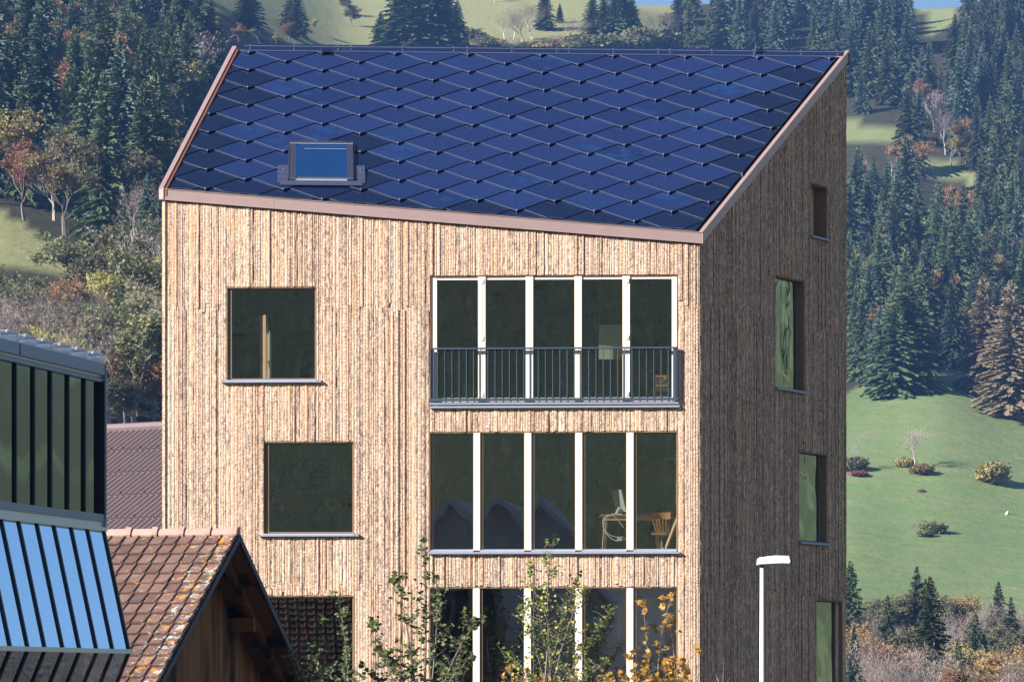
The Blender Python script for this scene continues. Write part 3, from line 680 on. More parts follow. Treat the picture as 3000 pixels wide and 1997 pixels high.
m_=MB(); m_.tube([(cx-.02,dY+.0,zf+.735),(cx+.05,dY+.1,zf+.86)],.03,6); m_.box(W0,cx-.10,cx+.10,dY-.02,dY+.2,zf+.732,zf+.75); m_.build('stand',plast,comp)
# cables + strip
cb_=MB()
def curve(P,n=14):
    out=[]
    for k in range(n+1):
        t=k/n; q=[V(x) for x in P]
        while len(q)>1: q=[q[a]*(1-t)+q[a+1]*t for a in range(len(q)-1)]
        out.append(q[0])
    return out
for P in ([(1800,1508),(1770,1500),(1750,1520),(1762,1560),(1790,1590),(1822,1584)],[(1800,1508),(1765,1505),(1752,1540),(1775,1570),(1790,1575),(1830,1572)],[(1785,1510),(1800,1500),(1822,1540),(1836,1556)]):
    cb_.tube(curve([pt(a,b,dY-.15) for a,b in P]),.008,5)
T(cb_.build('cable',plast),'white cables drooping from the desk edge below the computer','cable')
sp=MB(); a=pt(1808,1578,dY-.15); sp.box(W0,a.x,a.x+.19,a.y-.02,a.y+.04,a.z-.03,a.z+.02); T(sp.build('power_strip',plast),'white power strip hanging in the cables under the desk','power strip')
# chair
cY=64.0; ch=root('desk_chair',pt(1942,1606,cY),'orange brown wooden swivel chair with a slatted back behind the last pane','chair')
m_=MB(); 
def cpt(x,y,bow=0): return pt(x,y,cY+bow)
for k in range(8):
    xa=1909+66*k/8; xb=1909+66*(k+1)/8; ba=.12*(1-((k)/4-1)**2); bb=.12*(1-((k+1)/4-1)**2)
    m_.face([cpt(xa,1520,ba),cpt(xb,1520,bb),cpt(xb,1500,bb),cpt(xa,1500,ba)]); m_.face([cpt(xb,1500,bb),cpt(xa,1500,ba),cpt(xa,1500,ba+.03),cpt(xb,1500,bb+.03)]); m_.face([cpt(xa,1520,ba+.03),cpt(xb,1520,bb+.03),cpt(xb,1500,bb+.03),cpt(xa,1500,ba+.03)])
m_.build('backrest',wood,ch)
for k in range(7):
    xa=1912+60*k/6; xb=1923+42*k/6; m_=MB(); m_.tube([cpt(xa,1519,.04),cpt(xb,1560,.06)],.012,5); m_.build('slat',wood,ch)
m_=MB(); a=cpt(1944,1561); m_.box(W0,a.x-.22,a.x+.20,a.y+.02,a.y+.42,a.z-.03,a.z+.01); m_.build('seat',wood,ch)
m_=MB(); m_.tube([(a.x-.02,a.y+.2,a.z-.03),(a.x-.02,a.y+.2,zf+.06)],[.02,.028],8); 
for k in range(4):
    t=k*math.pi/2+.4; m_.tube([(a.x-.02,a.y+.2,zf+.1),(a.x-.02+.26*math.cos(t),a.y+.2+.26*math.sin(t),zf+.03)],.02,5)
m_.build('pedestal',M['steel'],ch)
pl=MB(); A_=pt(1949,1612,cY-.25); B_=pt(1992,1500,cY-.25); pl.tube([A_,B_],.035,4); T(pl.build('plank',pine),'pale wooden board leaning across the right corner of the middle window row','board')
# green strip, pale panel, trunk, door leaf
gs=MB(); A_=pt(1980,1335,64.2); B_=pt(1990,1475,64.2); gs.box(W0,A_.x,B_.x,64.2,64.24,B_.z,A_.z); T(gs.build('green_board',simple('green_board_paint',(.10,.45,.28),.6)),'narrow green board standing at the right end of the middle window row','board')
pp=MB(); A_=pt(1754,951,64.6); B_=pt(1850,1052,64.6); pp.box(W0,A_.x,B_.x,64.6,64.64,B_.z,A_.z); T(pp.build('picture_board',simple('pale_green_panel',(.50,.56,.42),.5,0,.12,4)),'square pale green board hanging behind the railed upper window','board')
tk=root('travel_trunk',pt(1950,1165,64.1),'dark trunk with tan edge bands standing low behind the railed window','trunk')
A_=pt(1921,1100,64.1); B_=pt(1990,1160,64.1); m_=MB(); m_.box(W0,A_.x,B_.x,64.1,64.6,B_.z,A_.z); m_.build('case',M['innerdark'],tk)
m_=MB()
for y0_,y1_ in ((1099,1105),(1127,1132)):
    a=pt(1921,y0_,64.1); b=pt(1990,y1_,64.1); m_.box(W0,a.x,b.x,64.08,64.11,b.z,a.z)
a=pt(1945,1109,64.1); m_.box(W0,a.x,a.x+.05,64.07,64.1,a.z-.03,a.z+.05)
m_.build('edge_band',wood,tk)
dl=root('door_leaf',pt(775,1108,64.9),'half open wooden door leaf with a black lever handle inside the upper square window','door')
Y0_=64.0; m_=MB(); a=pt(762,1140,Y0_); b=pt(781,970,Y0_); dfr=Fr((a.x,Y0_+.25,a.z),V((.5,-.86,0)).normalized(),V((-.86,-.5,0)).normalized(),(0,0,1)); m_.box(dfr,0,.26,-.02,.03,0,1.4); m_.build('leaf',pine,dl)
m_=MB(); a2=pt(783,1140,Y0_-.1); m_.box(W0,a2.x,a2.x+.07,Y0_-.02,Y0_+.03,a2.z,a2.z+1.05); m_.box(W0,a2.x+.025,a2.x+.045,Y0_-.05,Y0_-.02,a2.z,a2.z+1.1); m_.build('frame_post',M['white'],dl)
m_=MB(); a3=pt(769,1046,Y0_-.1); m_.box(W0,a3.x-.06,a3.x,Y0_-.12,Y0_-.1,a3.z-.01,a3.z+.012); m_.box(W0,a3.x-.012,a3.x+.006,Y0_-.12,Y0_-.1,a3.z-.13,a3.z+.012); m_.build('handle',M['dark'],dl)
# pale sheets behind the lowest right panes
ps=MB(); A_=pt(1809,1748,64.9); B_=pt(1838,1890,64.9); C_=pt(1862,1748,64.9); D_=pt(1948,1890,64.9); ps.box(W0,A_.x,D_.x,64.9,64.95,B_.z,A_.z); T(ps.build('pale_sheet',simple('pale_sheet_blue',(.30,.36,.36),.6,0,.2,3)),'pale blue grey sheet behind the two right panes of the lowest window row','panel')

# ------------------------------------------------------------------ glass fronted building, far left
YG=29.0; KG=YG/46; G0=pt(306,1064,YG); gd=V((math.sin(R(14.8)),math.cos(R(14.8)),0))
GF=Fr((G0.x,G0.y,6.5-6.5*KG),gd*KG,gd.cross(V((0,0,1)))*KG,(0,0,KG))  # x grows away from the camera; outward faces right
def gz(y,Y=46.): return 6.5+(HY-y)/F*Y
G=root('glass_building',(G0.x-2,G0.y-3,0),'steel and glass building with a canted blue glass band, cut off by the left edge','building')
zt=gz(1064); zA=zt-.115; zg1=gz(1112); zg0=gz(1500); zb1=gz(1549); zc=gz(1901); zlow=zc-2.2; OUT=(382-306)/F*46/(GF.y.x/KG)*.985
LG=11.0
def usg(px,y,Y=46):
    p=hitp(px,y,GF.p(0,0,0),GF.y); return (p-GF.o).dot(GF.x)/KG**2
mul=[usg(x,1300) for x in (255,207,156.5,106.5,53,2)]; st_=mul[-2]-mul[-1]
while mul[-1]>-LG: mul.append(mul[-1]-st_)
m_=MB(); m_.box(GF,-LG,.0,-6,-.35,6.5-6.5/KG,zlow+.1); m_.box(GF,-LG,-.02,-6,-.30,zlow,zt-.25); m_.build('body',simple('dark_interior_core',(.03,.04,.05),.9),G)
m_=MB(); m_.box(GF,-LG,.0,-.35,.03,zt-.165,zt-.01); fa=m_.build('fascia',M['greyfascia'],G)
m_=MB(); m_.box(GF,usg(52,1040)-.01,usg(52,1040)+.01,.03,.035,zt-.165,zt-.02); m_.box(GF,-.055,-.04,.03,.035,zt-.165,zt-.02); m_.build('joint',M['dark'],fa)
m_=MB(); m_.box(GF,-LG,.002,-.35,-.02,zt-.195,zt-.165); m_.build('light_strip',M['lightmetal'],G)
m_=MB(); m_.box(GF,-LG,.0,-.35,-.03,zt-.215,zt-.195); m_.box(GF,-LG,.0,-.2,.0,zt-.26,zt-.215); m_.build('head_rail',M['greyfascia'],G)
m_=MB(); m_.face([GF.p(-LG,-.05,zg0-.02),GF.p(-.03,-.05,zg0-.02),GF.p(-.03,-.05,zt-.25),GF.p(-LG,-.05,zt-.25)]); m_.build('pane',M['fglass'],G)
for u in mul: 
    m_=MB(); m_.box(GF,u-.018,u+.018,-.06,-.018,zg0-.03,zt-.25); m_.build('mullion',M['navyframe'],G)
m_=MB(); m_.box(GF,-.045,.0,-.30,.035,zb1,zt-.17); m_.build('corner_post',M['greyfascia'],G)
m_=MB(); m_.box(GF,-.08,-.05,-.06,.03,zg0-.03,zt-.25); m_.build('mullion',M['navyframe'],G)
m_=MB(); m_.box(GF,-LG,-.05,-.2,.02,zg0-.13,zg0-.03); m_.build('transom',M['greyfascia'],G)
m_=MB(); m_.box(GF,-LG,-.03,-.2,.0,zb1+.02,zg0-.13); m_.build('gutter_strip',M['lightmetal'],G)
m_=MB(); m_.box(GF,-LG,.0,-.2,.045,zb1-.03,zb1+.02); m_.build('ledge',M['lightmetal'],G)
CF=Fr(GF.o,GF.x,GF.y,GF.z)
def cant(u,t,d=0.): # t 0 top .. 1 bottom along canted band
    return GF.p(u,OUT*t+d,zb1-.03+(zc-(zb1-.03))*t)
m_=MB(); m_.face([cant(-LG,1),cant(-.0,1),cant(-.0,0),cant(-LG,0)]); m_.build('canted_pane',M['fglass2'],G)
for u in [-.03]+mul:
    m_=MB(); a,b=u-.02,u+.02
    P=[cant(a,0),cant(b,0),cant(b,1),cant(a,1)]; Q=[cant(a,0,.025),cant(b,0,.025),cant(b,1,.025),cant(a,1,.025)]
    m_.face(Q[::-1]); 
    for k in range(4): m_.face([P[k],P[(k+1)%4],Q[(k+1)%4],Q[k]])
    m_.build('canted_mullion',M['navyframe'],G)
m_=MB(); m_.box(GF,-LG,.0,OUT-.25,OUT+.055,zc-.06,zc); m_.build('lower_ledge',M['lightmetal'],G)
def low(u,t,d=0.): return GF.p(u,OUT*(1-t*2.6)+d,zc-.06-(zc-.06-zlow)*t)
m_=MB(); m_.face([low(-LG,1),low(0,1),low(0,0),low(-LG,0)]); m_.build('lower_pane',M['fglass'],G)
for u in [-.03]+mul:
    m_=MB(); a,b=u-.02,u+.02; P=[low(a,0),low(b,0),low(b,1),low(a,1)]; Q=[low(a,0,.025),low(b,0,.025),low(b,1,.025),low(a,1,.025)]; m_.face(Q[::-1])
    for k in range(4): m_.face([P[k],P[(k+1)%4],Q[(k+1)%4],Q[k]])
    m_.build('lower_mullion',M['navyframe'],G)
m_=MB(); m_.box(GF,-LG,-.0,-6,.02,zt-.02,zt-.002); u=-.12
rf=m_.build('roof',M['lightmetal'],G)
stp=mul[1]-mul[2]; k=0
while u>-LG:
    m_=MB(); m_.prism(Fr(GF.o,GF.x,GF.y,GF.z),[(u,zt),(u-.05,zt+.105),(u-.30*stp/.53*1.15,zt+.115),(u-.32*stp/.53*1.15,zt+.105),(u-.06,zt+.085),(u-.02,zt)],-3.0,.03); kk=stp/.53*1.15; m_.tube([GF.p(u-.02,.04,zt+.004),GF.p(u-.055,.04,zt+.10),GF.p(u-.30*kk,.04,zt+.115),GF.p(u-.33*kk,.04,zt+.09)],.009,4,None,1); m_.build('sheet_rib',[M['lightmetal'],M['whitepaint']],rf); u-=stp*.98
m_=MB(); m_.prism(GF,[(-LG,zt+.0),(-1.2,zt+.0),(-LG,zt+1.2)],-3.2,-3.0); m_.build('parapet',M['greyfascia'],G)

# ------------------------------------------------------------------ brown corrugated roof behind
yaw=R(31); Yc=86.; c0=pt(250,1262,Yc); cu=V((math.cos(yaw),-math.sin(yaw),0)); cs=V((math.sin(yaw)*math.cos(R(30)),math.cos(yaw)*math.cos(R(30)),math.sin(R(30)))); cn=cu.cross(cs)
if cn.z<0: cn=-cn
cfm=MB(); per=.177; rowl=1.25; nrow=6
u=-8.
N_=12
cvs=[]
for row in range(nrow):
    uu=-8.; 
    s1_=-row*rowl; s0_=s1_-rowl-.06
    pts=[]
    while uu<7.:
        h=.036*math.cos(uu/per*2*math.pi); jit=.0
        pts.append((uu,h)); uu+=per/8
    for (a,ha),(b,hb) in zip(pts,pts[1:]):
        L0=c0+cu*a+cs*s0_+cn*(ha+.03+.012); L1=c0+cu*b+cs*s0_+cn*(hb+.03+.012); U0=c0+cu*a+cs*s1_+cn*ha; U1=c0+cu*b+cs*s1_+cn*hb
        cfm.face([L0,L1,U1,U0]); cfm.face([L0,L1,L1-cn*.012,L0-cn*.012])
bmat=simple('brown_fibre_cement',(.165,.12,.125),.8,0,.18,2.5)
CB=root('brown_roofed_building',(c0.x,c0.y,0),'building under a brown corrugated roof, between the glass building and the timber house','building')
cfm.build('roof',bmat,CB,smooth=True)
m_=MB()
for row in range(1,nrow):
    for q in range(24):
        if random.random()<.75:
            a=-6.+q*per*3+random.choice([0,per]); o_=c0+cu*a+cs*(-row*rowl+.06)+cn*.035; m_.tube([o_,o_+cn*.05],[.035,.015],5); 
m_.build('roof_bolts',simple('rusty_bolt',(.22,.06,.03),.8),CB)
m_=MB(); m_.tube([c0+cu*-8+cn*.03,c0+cu*7.+cn*.03],.12,8); m_.build('ridge_cap',bmat,CB)
m_=MB(); bf=Fr((c0.x,c0.y,0),cu,cs.cross(V((0,0,1))).normalized()*0+V((-cs.x,-cs.y,0)).normalized(),(0,0,1)); m_.box(bf,-7.6,6.4,-6,6.,0,c0.z-4.2); m_.prism(Fr((c0.x,c0.y,0),bf.y,bf.x,bf.z),[(6,c0.z-4.2),(0,c0.z-.3),(-6,c0.z-4.2)],-7.6,6.4); m_.build('wall',simple('plain_render',(.35,.32,.28),.9),CB)
m_=MB(); bb=[c0+cu*-8,c0+cu*7,c0+cu*7-V((0,0,4))-bf.y*7,c0+cu*-8-V((0,0,4))-bf.y*7]; m_.face(bb); m_.build('back_roof',bmat,CB)

# ------------------------------------------------------------------ old barn with lichened tiles
tb=R(10.4); Yb=49.; ap=pt(698,1563,Yb); rx=V((math.cos(tb),-math.sin(tb),0)); wf=V((-math.sin(tb),-math.cos(tb),0)) # near side down-slope horizontal
pb=R(27.7); HWb=4.3
ds=V((wf.x*math.cos(pb),wf.y*math.cos(pb),-math.sin(pb))); df=V((-wf.x*math.cos(pb),-wf.y*math.cos(pb),-math.sin(pb)))
nn=rx.cross(ds); nn=nn if nn.z>0 else -nn; nf=rx.cross(df); nf=nf if nf.z>0 else -nf
BN=root('old_barn',(ap.x,ap.y,0),'old wooden barn with a lichened red brown tiled roof and shaded gable','barn')
SL=HWb/math.cos(pb)
def barnroof():
    rnd=random.Random(5); tmb=MB(); ex_=.315; tw=.205
    for side,(dv,nv) in enumerate(((ds,nn),(df,nf))):
        rows=int(SL/ex_)+1
        for r in range(rows):
            s_=.06+r*ex_; offx=(r%2)*tw*.5
            for k in range(44):
                a=-k*tw-offx*0-.0; a-= (r*.035)%tw*0
                jx=rnd.uniform(-.004,.004); jz=rnd.uniform(0,.012); c=(rnd.random(),rnd.random(),max(0,1-k*.28) if side==0 else .4)
                x1_=-.0+a+jx; x0_=x1_-tw+.006
                def P(xx,ss,h): return ap+rx*xx+dv*ss+nv*h
                lo_=.045+jz; hi_=.012
                # pan, with raised rib on its right side and a rolled lower edge
                xs=[(x0_,0),(x0_+.012,-.004),(x1_-.045,-.004),(x1_-.038,.016),(x1_-.012,.016),(x1_,0)]
                for (xa,h0),(xb,h1) in zip(xs,xs[1:]):
                    tmb.face([P(xa,s_+ex_+.02,lo_+h0),P(xb,s_+ex_+.02,lo_+h1),P(xb,s_-.02,hi_+h1),P(xa,s_-.02,hi_+h0)],c)
                    tmb.face([P(xa,s_+ex_+.02,lo_+h0),P(xb,s_+ex_+.02,lo_+h1),P(xb,s_+ex_+.02,lo_+h1-.028),P(xa,s_+ex_+.02,lo_+h0-.028)],c)
                if k==0: tmb.face([P(x1_,s_+ex_+.02,lo_),P(x1_,s_-.02,hi_),P(x1_,s_-.02,hi_-.03),P(x1_,s_+ex_+.02,lo_-.028)],c)
    return tmb.build('tiled_roof',M['tile'],BN)
barnroof()
rt=MB(); L_=.395
for k in range(22):
    a=-k*L_; 
    rt.tube([ap+rx*(a)+V((0,0,-.005)),ap+rx*(a-.07)+V((0,0,.0)),ap+rx*(a-.075)+V((0,0,-.01)),ap+rx*(a-L_+.01)+V((0,0,-.01))],[.115,.12,.10,.095],10)
rt.build('ridge_tiles',M['ridgetile'],BN)
# under-roof boards, verge boards, purlins, gable
bw=M['barnwood']; ub=MB()
for dv,nv in ((ds,nn),(df,nf)):
    P=[ap+rx*-.03+nv*-.03,ap+rx*-9+nv*-.03,ap+rx*-9+dv*SL+nv*-.03,ap+rx*-.03+dv*SL+nv*-.03]; Q=[p_-nv*.03 for p_ in P]; ub.face(P); ub.face(Q[::-1]); 
    for k in range(4): ub.face([P[k],P[(k+1)%4],Q[(k+1)%4],Q[k]])
ub.build('roof_boards',bw,BN)
vb=MB()
n=70
for dv,nv in ((ds,nn),(df,nf)):
    for k in range(n):
        a=k*SL/n; b=(k+1)*SL/n; m2=(a+b)/2
        P=[ap+rx*.03+dv*a+nv*-.0,ap+rx*.03+dv*b+nv*-.0,ap+rx*.03+dv*b+nv*-.075,ap+rx*.03+dv*m2+nv*-.105,ap+rx*.03+dv*a+nv*-.075]; vb.face(P)
        vb.face([p_-rx*.02 for p_ in P][::-1]); vb.face([P[2],P[3],P[3]-rx*.02,P[2]-rx*.02]); vb.face([P[3],P[4],P[4]-rx*.02,P[3]-rx*.02])
vb.build('verge_board',simple('dark_scalloped_verge',(.045,.055,.085),.7),BN)
OVH=.62
gm=MB(); gr=Fr((ap.x,ap.y,0)-0*rx if False else V((ap.x,ap.y,0))-rx*OVH,wf,rx,(0,0,1)); rnd=random.Random(3); a=-HWb+.1
while a<HWb-.1:
    w_=rnd.uniform(.10,.17); b=min(a+w_,HWb-.1); ha=ap.z-.12-abs(a)*math.tan(pb); hb=ap.z-.12-abs(b)*math.tan(pb); c=(rnd.random(),rnd.random(),0)
    gm.prism(gr,[(a+.003,0),(b-.003,0),(b-.003,hb),(a+.003,ha)],-.03,.0+rnd.uniform(0,.006),c); a=b
gm.build('gable_wall',bw,BN)
gm=MB(); gm.box(gr,-HWb+.15,HWb-.15,-7.9,-.06,0,ap.z-2.05); gm.build('body',bw,BN)
rb=MB()
for dv,nv in ((ds,nn),(df,nf)):
    for s_ in (.35,):
        pass
    # rafter pair just in front of the gable and one behind the verge
    for xx in (-.30,):
        P0=ap+rx*xx+nv*-.07; P1=P0+dv*(SL-.1); fr_=Fr(P0,dv,rx,nv); rb.box(fr_,.05,SL-.1,-.045,.045,-.13,0)
for s_,dv,nv in ((2.1,df,nf),):
    o_=ap+dv*s_+nv*-.20; fr_=Fr(o_,rx,V((-rx.y,rx.x,0)),(0,0,1)); rb.box(fr_,-OVH-.1,-.22,-.09,.09,-.22,-.02)
fr_=Fr(ap,rx,V((-rx.y,rx.x,0)),(0,0,1)); rb.box(fr_,-OVH-.1,-.4,-.06,.06,-.32,-.16)
rb.build('rafters',bw,BN)

# ------------------------------------------------------------------ street lamp
YL=55.; lp=pt(2232,1660,YL); LP=root('street_lamp',(lp.x,lp.y,0),'white street lamp with a flat head on a slim white pole, before the shaded wall','street lamp')
m_=MB(); m_.tube([(lp.x,lp.y,0),(lp.x,lp.y,3.5),(lp.x,lp.y,pt(2232,1663,YL).z)],[.06,.052,.030],14); m_.build('pole',M['whitepaint'],LP,smooth=True)
m_=MB(); m_.tube([(lp.x,lp.y,pt(2232,1664,YL).z),(lp.x,lp.y,pt(2232,1655,YL).z)],[.026,.026],12); m_.build('collar',M['dark'],LP)
hz=lambda x,y:((pt(x,y,YL)-V((lp.x,0,0))).x,pt(x,y,YL).z)
prof=[(2218,1654),(2219,1638),(2223,1633),(2250,1629),(2270,1627),(2306,1628),(2311,1630),(2315,1645),(2312,1651),(2290,1650),(2250,1652)]
m_=MB(); n0=0
rings=[]
for t,sc_ in ((-1,.86),(-.9,1.),(-.5,1.),(.5,1.),(.9,1.),(1,.86)):
    cxp,cyp=2266,1641; st=len(m_.v)
    for (x,y) in prof:
        q=pt(cxp+(x-cxp)*(1-(1-sc_)*.25),cyp+(y-cyp)*sc_,YL); m_.v.append((q.x,YL+t*.12,q.z))
    rings.append(st)
k=len(prof)
for a,b in zip(rings,rings[1:]):
    for q in range(k): m_.f.append((a+q,a+(q+1)%k,b+(q+1)%k,b+q)); m_.c.append(None); m_.m.append(0); m_.uv.append(None)
for a in (rings[0],rings[-1]): m_.f.append(tuple(a+q for q in range(k))); m_.c.append(None); m_.m.append(0); m_.uv.append(None)
hd_=m_.build('lamp_head',M['whitepaint'],LP)
m_=MB(); a=pt(2283,1655,YL)
rings=[]
for k,(zz,s_) in enumerate(((.0,1.),(-.02,.95),(-.035,.75),(-.042,.4))):
    st=len(m_.v); m_.v+= [(a.x+.185*s_*math.cos(t*math.pi/8),YL+.09*s_*math.sin(t*math.pi/8),a.z+.025+zz) for t in range(16)]; rings.append(st)
for a_,b_ in zip(rings,rings[1:]):
    for q in range(16): m_.f.append((a_+q,a_+(q+1)%16,b_+(q+1)%16,b_+q)); m_.c.append(None); m_.m.append(0); m_.uv.append(None)
m_.f.append(tuple(rings[-1]+q for q in range(16))); m_.c.append(None); m_.m.append(0); m_.uv.append(None)
m_.build('lens',M['lens'],hd_,smooth=True)
m_=MB(); a=pt(2309,1629,YL); b=pt(2319,1651,YL); m_.prism(Fr((0,YL,0),(1,0,0),(0,1,0),(0,0,1)),[(a.x,a.z),(pt(2314,1633,YL).x,pt(2314,1633,YL).z),(b.x,pt(2318,1645,YL).z),(b.x-.01,b.z),(pt(2312,1650,YL).x,b.z)],-.1,.1); m_.build('end_cap',simple('navy_lamp_cap',(.03,.06,.13),.3),hd_)

# ------------------------------------------------------------------ tree makers (unit height)
def spruce_mesh(seed,wid,levels=34,per=9,droop=.35,sparse=0.):
    rnd=random.Random(seed); cr=MB(); tr=MB()
    tr.tube([(0,0,0),(0,0,.5),(0,0,.985)],[.013,.008,.001],5)
    z=.06+.05*rnd.random()
    side=[rnd.uniform(.8,1.2) for _ in range(6)]
    for L in range(levels):
        t=L/(levels-1); zz=z+(.985-z)*t**.92; rad=wid*(1-t)**.82*(.8+.2*min(1,t*8))+.004
        nb=max(4,int(per*(1-t*.5)))
        for b in range(nb):
            if rnd.random()<sparse: continue
            an=2*math.pi*(b/nb)+rnd.uniform(-.4,.4)+L*1.3; rl_=rad*rnd.uniform(.55,1.18)*side[int(an/(2*math.pi)*6)%6]
            dr=droop*(1-t)*rnd.uniform(.6,1.3)-.15*t; ca,sa=math.cos(an),math.sin(an)
            n=5 if rl_>.05 else 2; 
            for k in range(n):
                f0=k/n*.92; f1=(k+1)/n; rA=rl_*f0; rB=rl_*f1+.006; zA=zz-rA*dr-rA*rA*1.2; zB=zz-rB*dr-rB*rB*1.2+.004
                wA=rl_*.17*(1-f0*.5)+.003
                # hanging, jagged sprays on both sides
                for sg in (-1,1):
                    j=rnd.uniform(.6,1.3); hang=rnd.uniform(.006,.018)*(1-t*.5)
                    p0=(ca*rA,sa*rA,zA); p1=(ca*rB,sa*rB,zB); q=(ca*(rA+rB)/2*1.08-sa*sg*wA*j,sa*(rA+rB)/2*1.08+ca*sg*wA*j,(zA+zB)/2-hang*j)
                    q2=(ca*(rB)*1.0-sa*sg*wA*j*.4,sa*rB+ca*sg*wA*j*.4,zB-hang*.8)
                    cr.face([p0,p1,q2,q]); 
                if rnd.random()<.7: cr.face([(ca*rA,sa*rA,zA),(ca*rB,sa*rB,zB),(ca*rB*.95,sa*rB*.95,zB-rnd.uniform(.010,.026)),(ca*rA,sa*rA,zA-.01)])
    # leader
    cr.face([(0,0,1.0),(.006,0,.95),(-.006,.004,.95)])
    return cr,tr
def skel(seed,levels=4,spread=.55,upb=.35,h0=.28,rad=.016,nch=(3,4),twn=5,leaves=0,leafsz=.02,crownw=1.):
    rnd=random.Random(seed); tr=MB(); tw=MB(); lf=MB()
    def leaf(p):
        for _ in range(leaves):
            q=p+V((rnd.gauss(0,1),rnd.gauss(0,1),rnd.gauss(0,.8)))*leafsz*1.7
            a=V((rnd.gauss(0,1),rnd.gauss(0,1),rnd.gauss(0,1))).normalized()*leafsz*rnd.uniform(.6,1.3); b=a.cross(V((rnd.gauss(0,1),rnd.gauss(0,1),rnd.gauss(0,1)))).normalized()*leafsz*rnd.uniform(.4,.9)
            lf.face([q-a,q-b,q+a,q+b])
    def grow(p,d,L,r,lv):
        pts=[p]; rr=[r]; q=p
        for k in range(3):
            d=(d+V((rnd.gauss(0,.13),rnd.gauss(0,.13),rnd.gauss(0,.07)+.05))).normalized(); q=q+d*L/3; pts.append(q); rr.append(r*(1-.25*(k+1)/1.6))
        (tr if lv<=1 else tw).tube(pts,rr,5 if lv<=1 else 3,cap=False)
        if lv>=levels:
            leaf(pts[-1]); leaf(pts[2])
            return
        for c in range(rnd.randint(*nch)+(1 if lv==0 else 0)):
            f=rnd.choice([1,2,3,3]) if lv else rnd.choice([2,3,3,3]); s=pts[f]
            an=rnd.uniform(0,2*math.pi); side=V((math.cos(an)*crownw,math.sin(an)*crownw,0)); nd=(d*.8+side*spread*rnd.uniform(.6,1.3)+V((0,0,upb))).normalized()
            grow(s,nd,L*rnd.uniform(.62,.85),rr[f]*.62,lv+1)
    grow(V((0,0,0)),V((0,0,1)),h0,rad,0)
    mz=max([v[2] for v in tw.v]+[v[2] for v in lf.v]); s=1/mz
    for m in (tr,tw,lf): m.v=[(a*s,b*s,c*s) for a,b,c in m.v]
    return tr,tw,lf
protos={}
def proto_mesh(mb,name,mat):
    me=bpy.data.meshes.new(name); me.from_pydata(mb.v,[],mb.f); me.materials.append(mat); me.update(); return me
for k in range(6):
    cr,tr=spruce_mesh(100+k,[.17,.15,.19,.145,.165,.21][k],[58,64,54,66,60,52][k],10,[.35,.45,.3,.4,.5,.35][k],[0,.1,.05,.2,.0,.1][k])
    for mt in ('spruce','fir','larch'):
        if mt=='larch' and k not in (2,5): continue
        protos[(mt,k)]=dict(crown=proto_mesh(cr,mt+'_crown',M[mt]),trunk=proto_mesh(tr,mt+'_trunk',M['bark']))
for k in range(3):
    tr,tw,lf=skel(200+k,5,.6,.30,.30,.014,(3,4),leaves=0); rq=random.Random(k)
    for f in list(tw.f)[::9]:
        q=V(tw.v[f[-1]]); a=V((rq.gauss(0,1),rq.gauss(0,1),rq.gauss(.6,.8))).normalized()*rq.uniform(.02,.05); tw.face([q,q+a+V((.0022,0,0)),q+a-V((.0022,0,.001))])
    protos[('bare',k)]=dict(trunk=proto_mesh(tr,'bare_trunk',M['birchbark']),twigs=proto_mesh(tw,'bare_twigs',M['twig']))
for k in range(3):
    tr,tw,lf=skel(300+k,4,.6,.25,.26,.016,(3,4),leaves=17,leafsz=.0105)
    for mt in ('yellow','orange','olive','red'):
        protos[(mt,k)]=dict(trunk=proto_mesh(tr,mt+'_trunk',M['bark']),twigs=proto_mesh(tw,mt+'_twigs',M['twig']),crown=proto_mesh(lf,mt+'_crown',M[mt]))
for k in range(3):
    tr,tw,lf=skel(400+k,4,1.15,.05,.10,.012,(4,5),leaves=14,leafsz=.026)
    tr2,tw2,lf2=skel(420+k,5,1.1,.05,.12,.010,(3,4),leaves=0)
    for mt in ('yellow','orange','olive','red'):
        protos[(mt+'bush',k)]=dict(stems=proto_mesh(tw,mt+'_stems',M['twig']),crown=proto_mesh(lf,mt+'_foliage',M[mt]))
    protos[('barebush',k)]=dict(stems=proto_mesh(tw2,'bare_stems',simple('heather_twigs',(.20,.13,.13),.9)))
firsts={}
def plant(kind,k,pos,h,label,cat='tree',group=None,name=None,wide=1.):
    name=name or {'spruce':'spruce','fir':'fir','larch':'larch'}.get(kind,'leafless_tree' if kind=='bare' else ('shrub' if 'bush' in kind else 'broadleaf_tree'))
    o=empty(name,pos,label,cat,group); o.rotation_euler=(0,0,random.uniform(0,6.28)); o.scale=(h*wide,h*wide,h)
    for pn,me in protos[(kind,k)].items():
        if (kind,k,pn) in firsts: c=firsts[(kind,k,pn)].copy()
        else: c=bpy.data.objects.new(pn,me); firsts[(kind,k,pn)]=c
        c.parent=o; COL.objects.link(c)
    return o
def tree_px(kind,k,px,ybase,ytop,label,cat='tree',group=None,wide=1.,name=None):
    p=locate(px,ybase); r=math.hypot(p.x,p.y); h=(ybase-ytop)/F*r; p.z-=.3; return plant(kind,k%({'spruce':6,'fir':6}.get(kind,3)) if kind!='larch' else (2,5)[k%2],p,h,label,cat,group,name,wide)

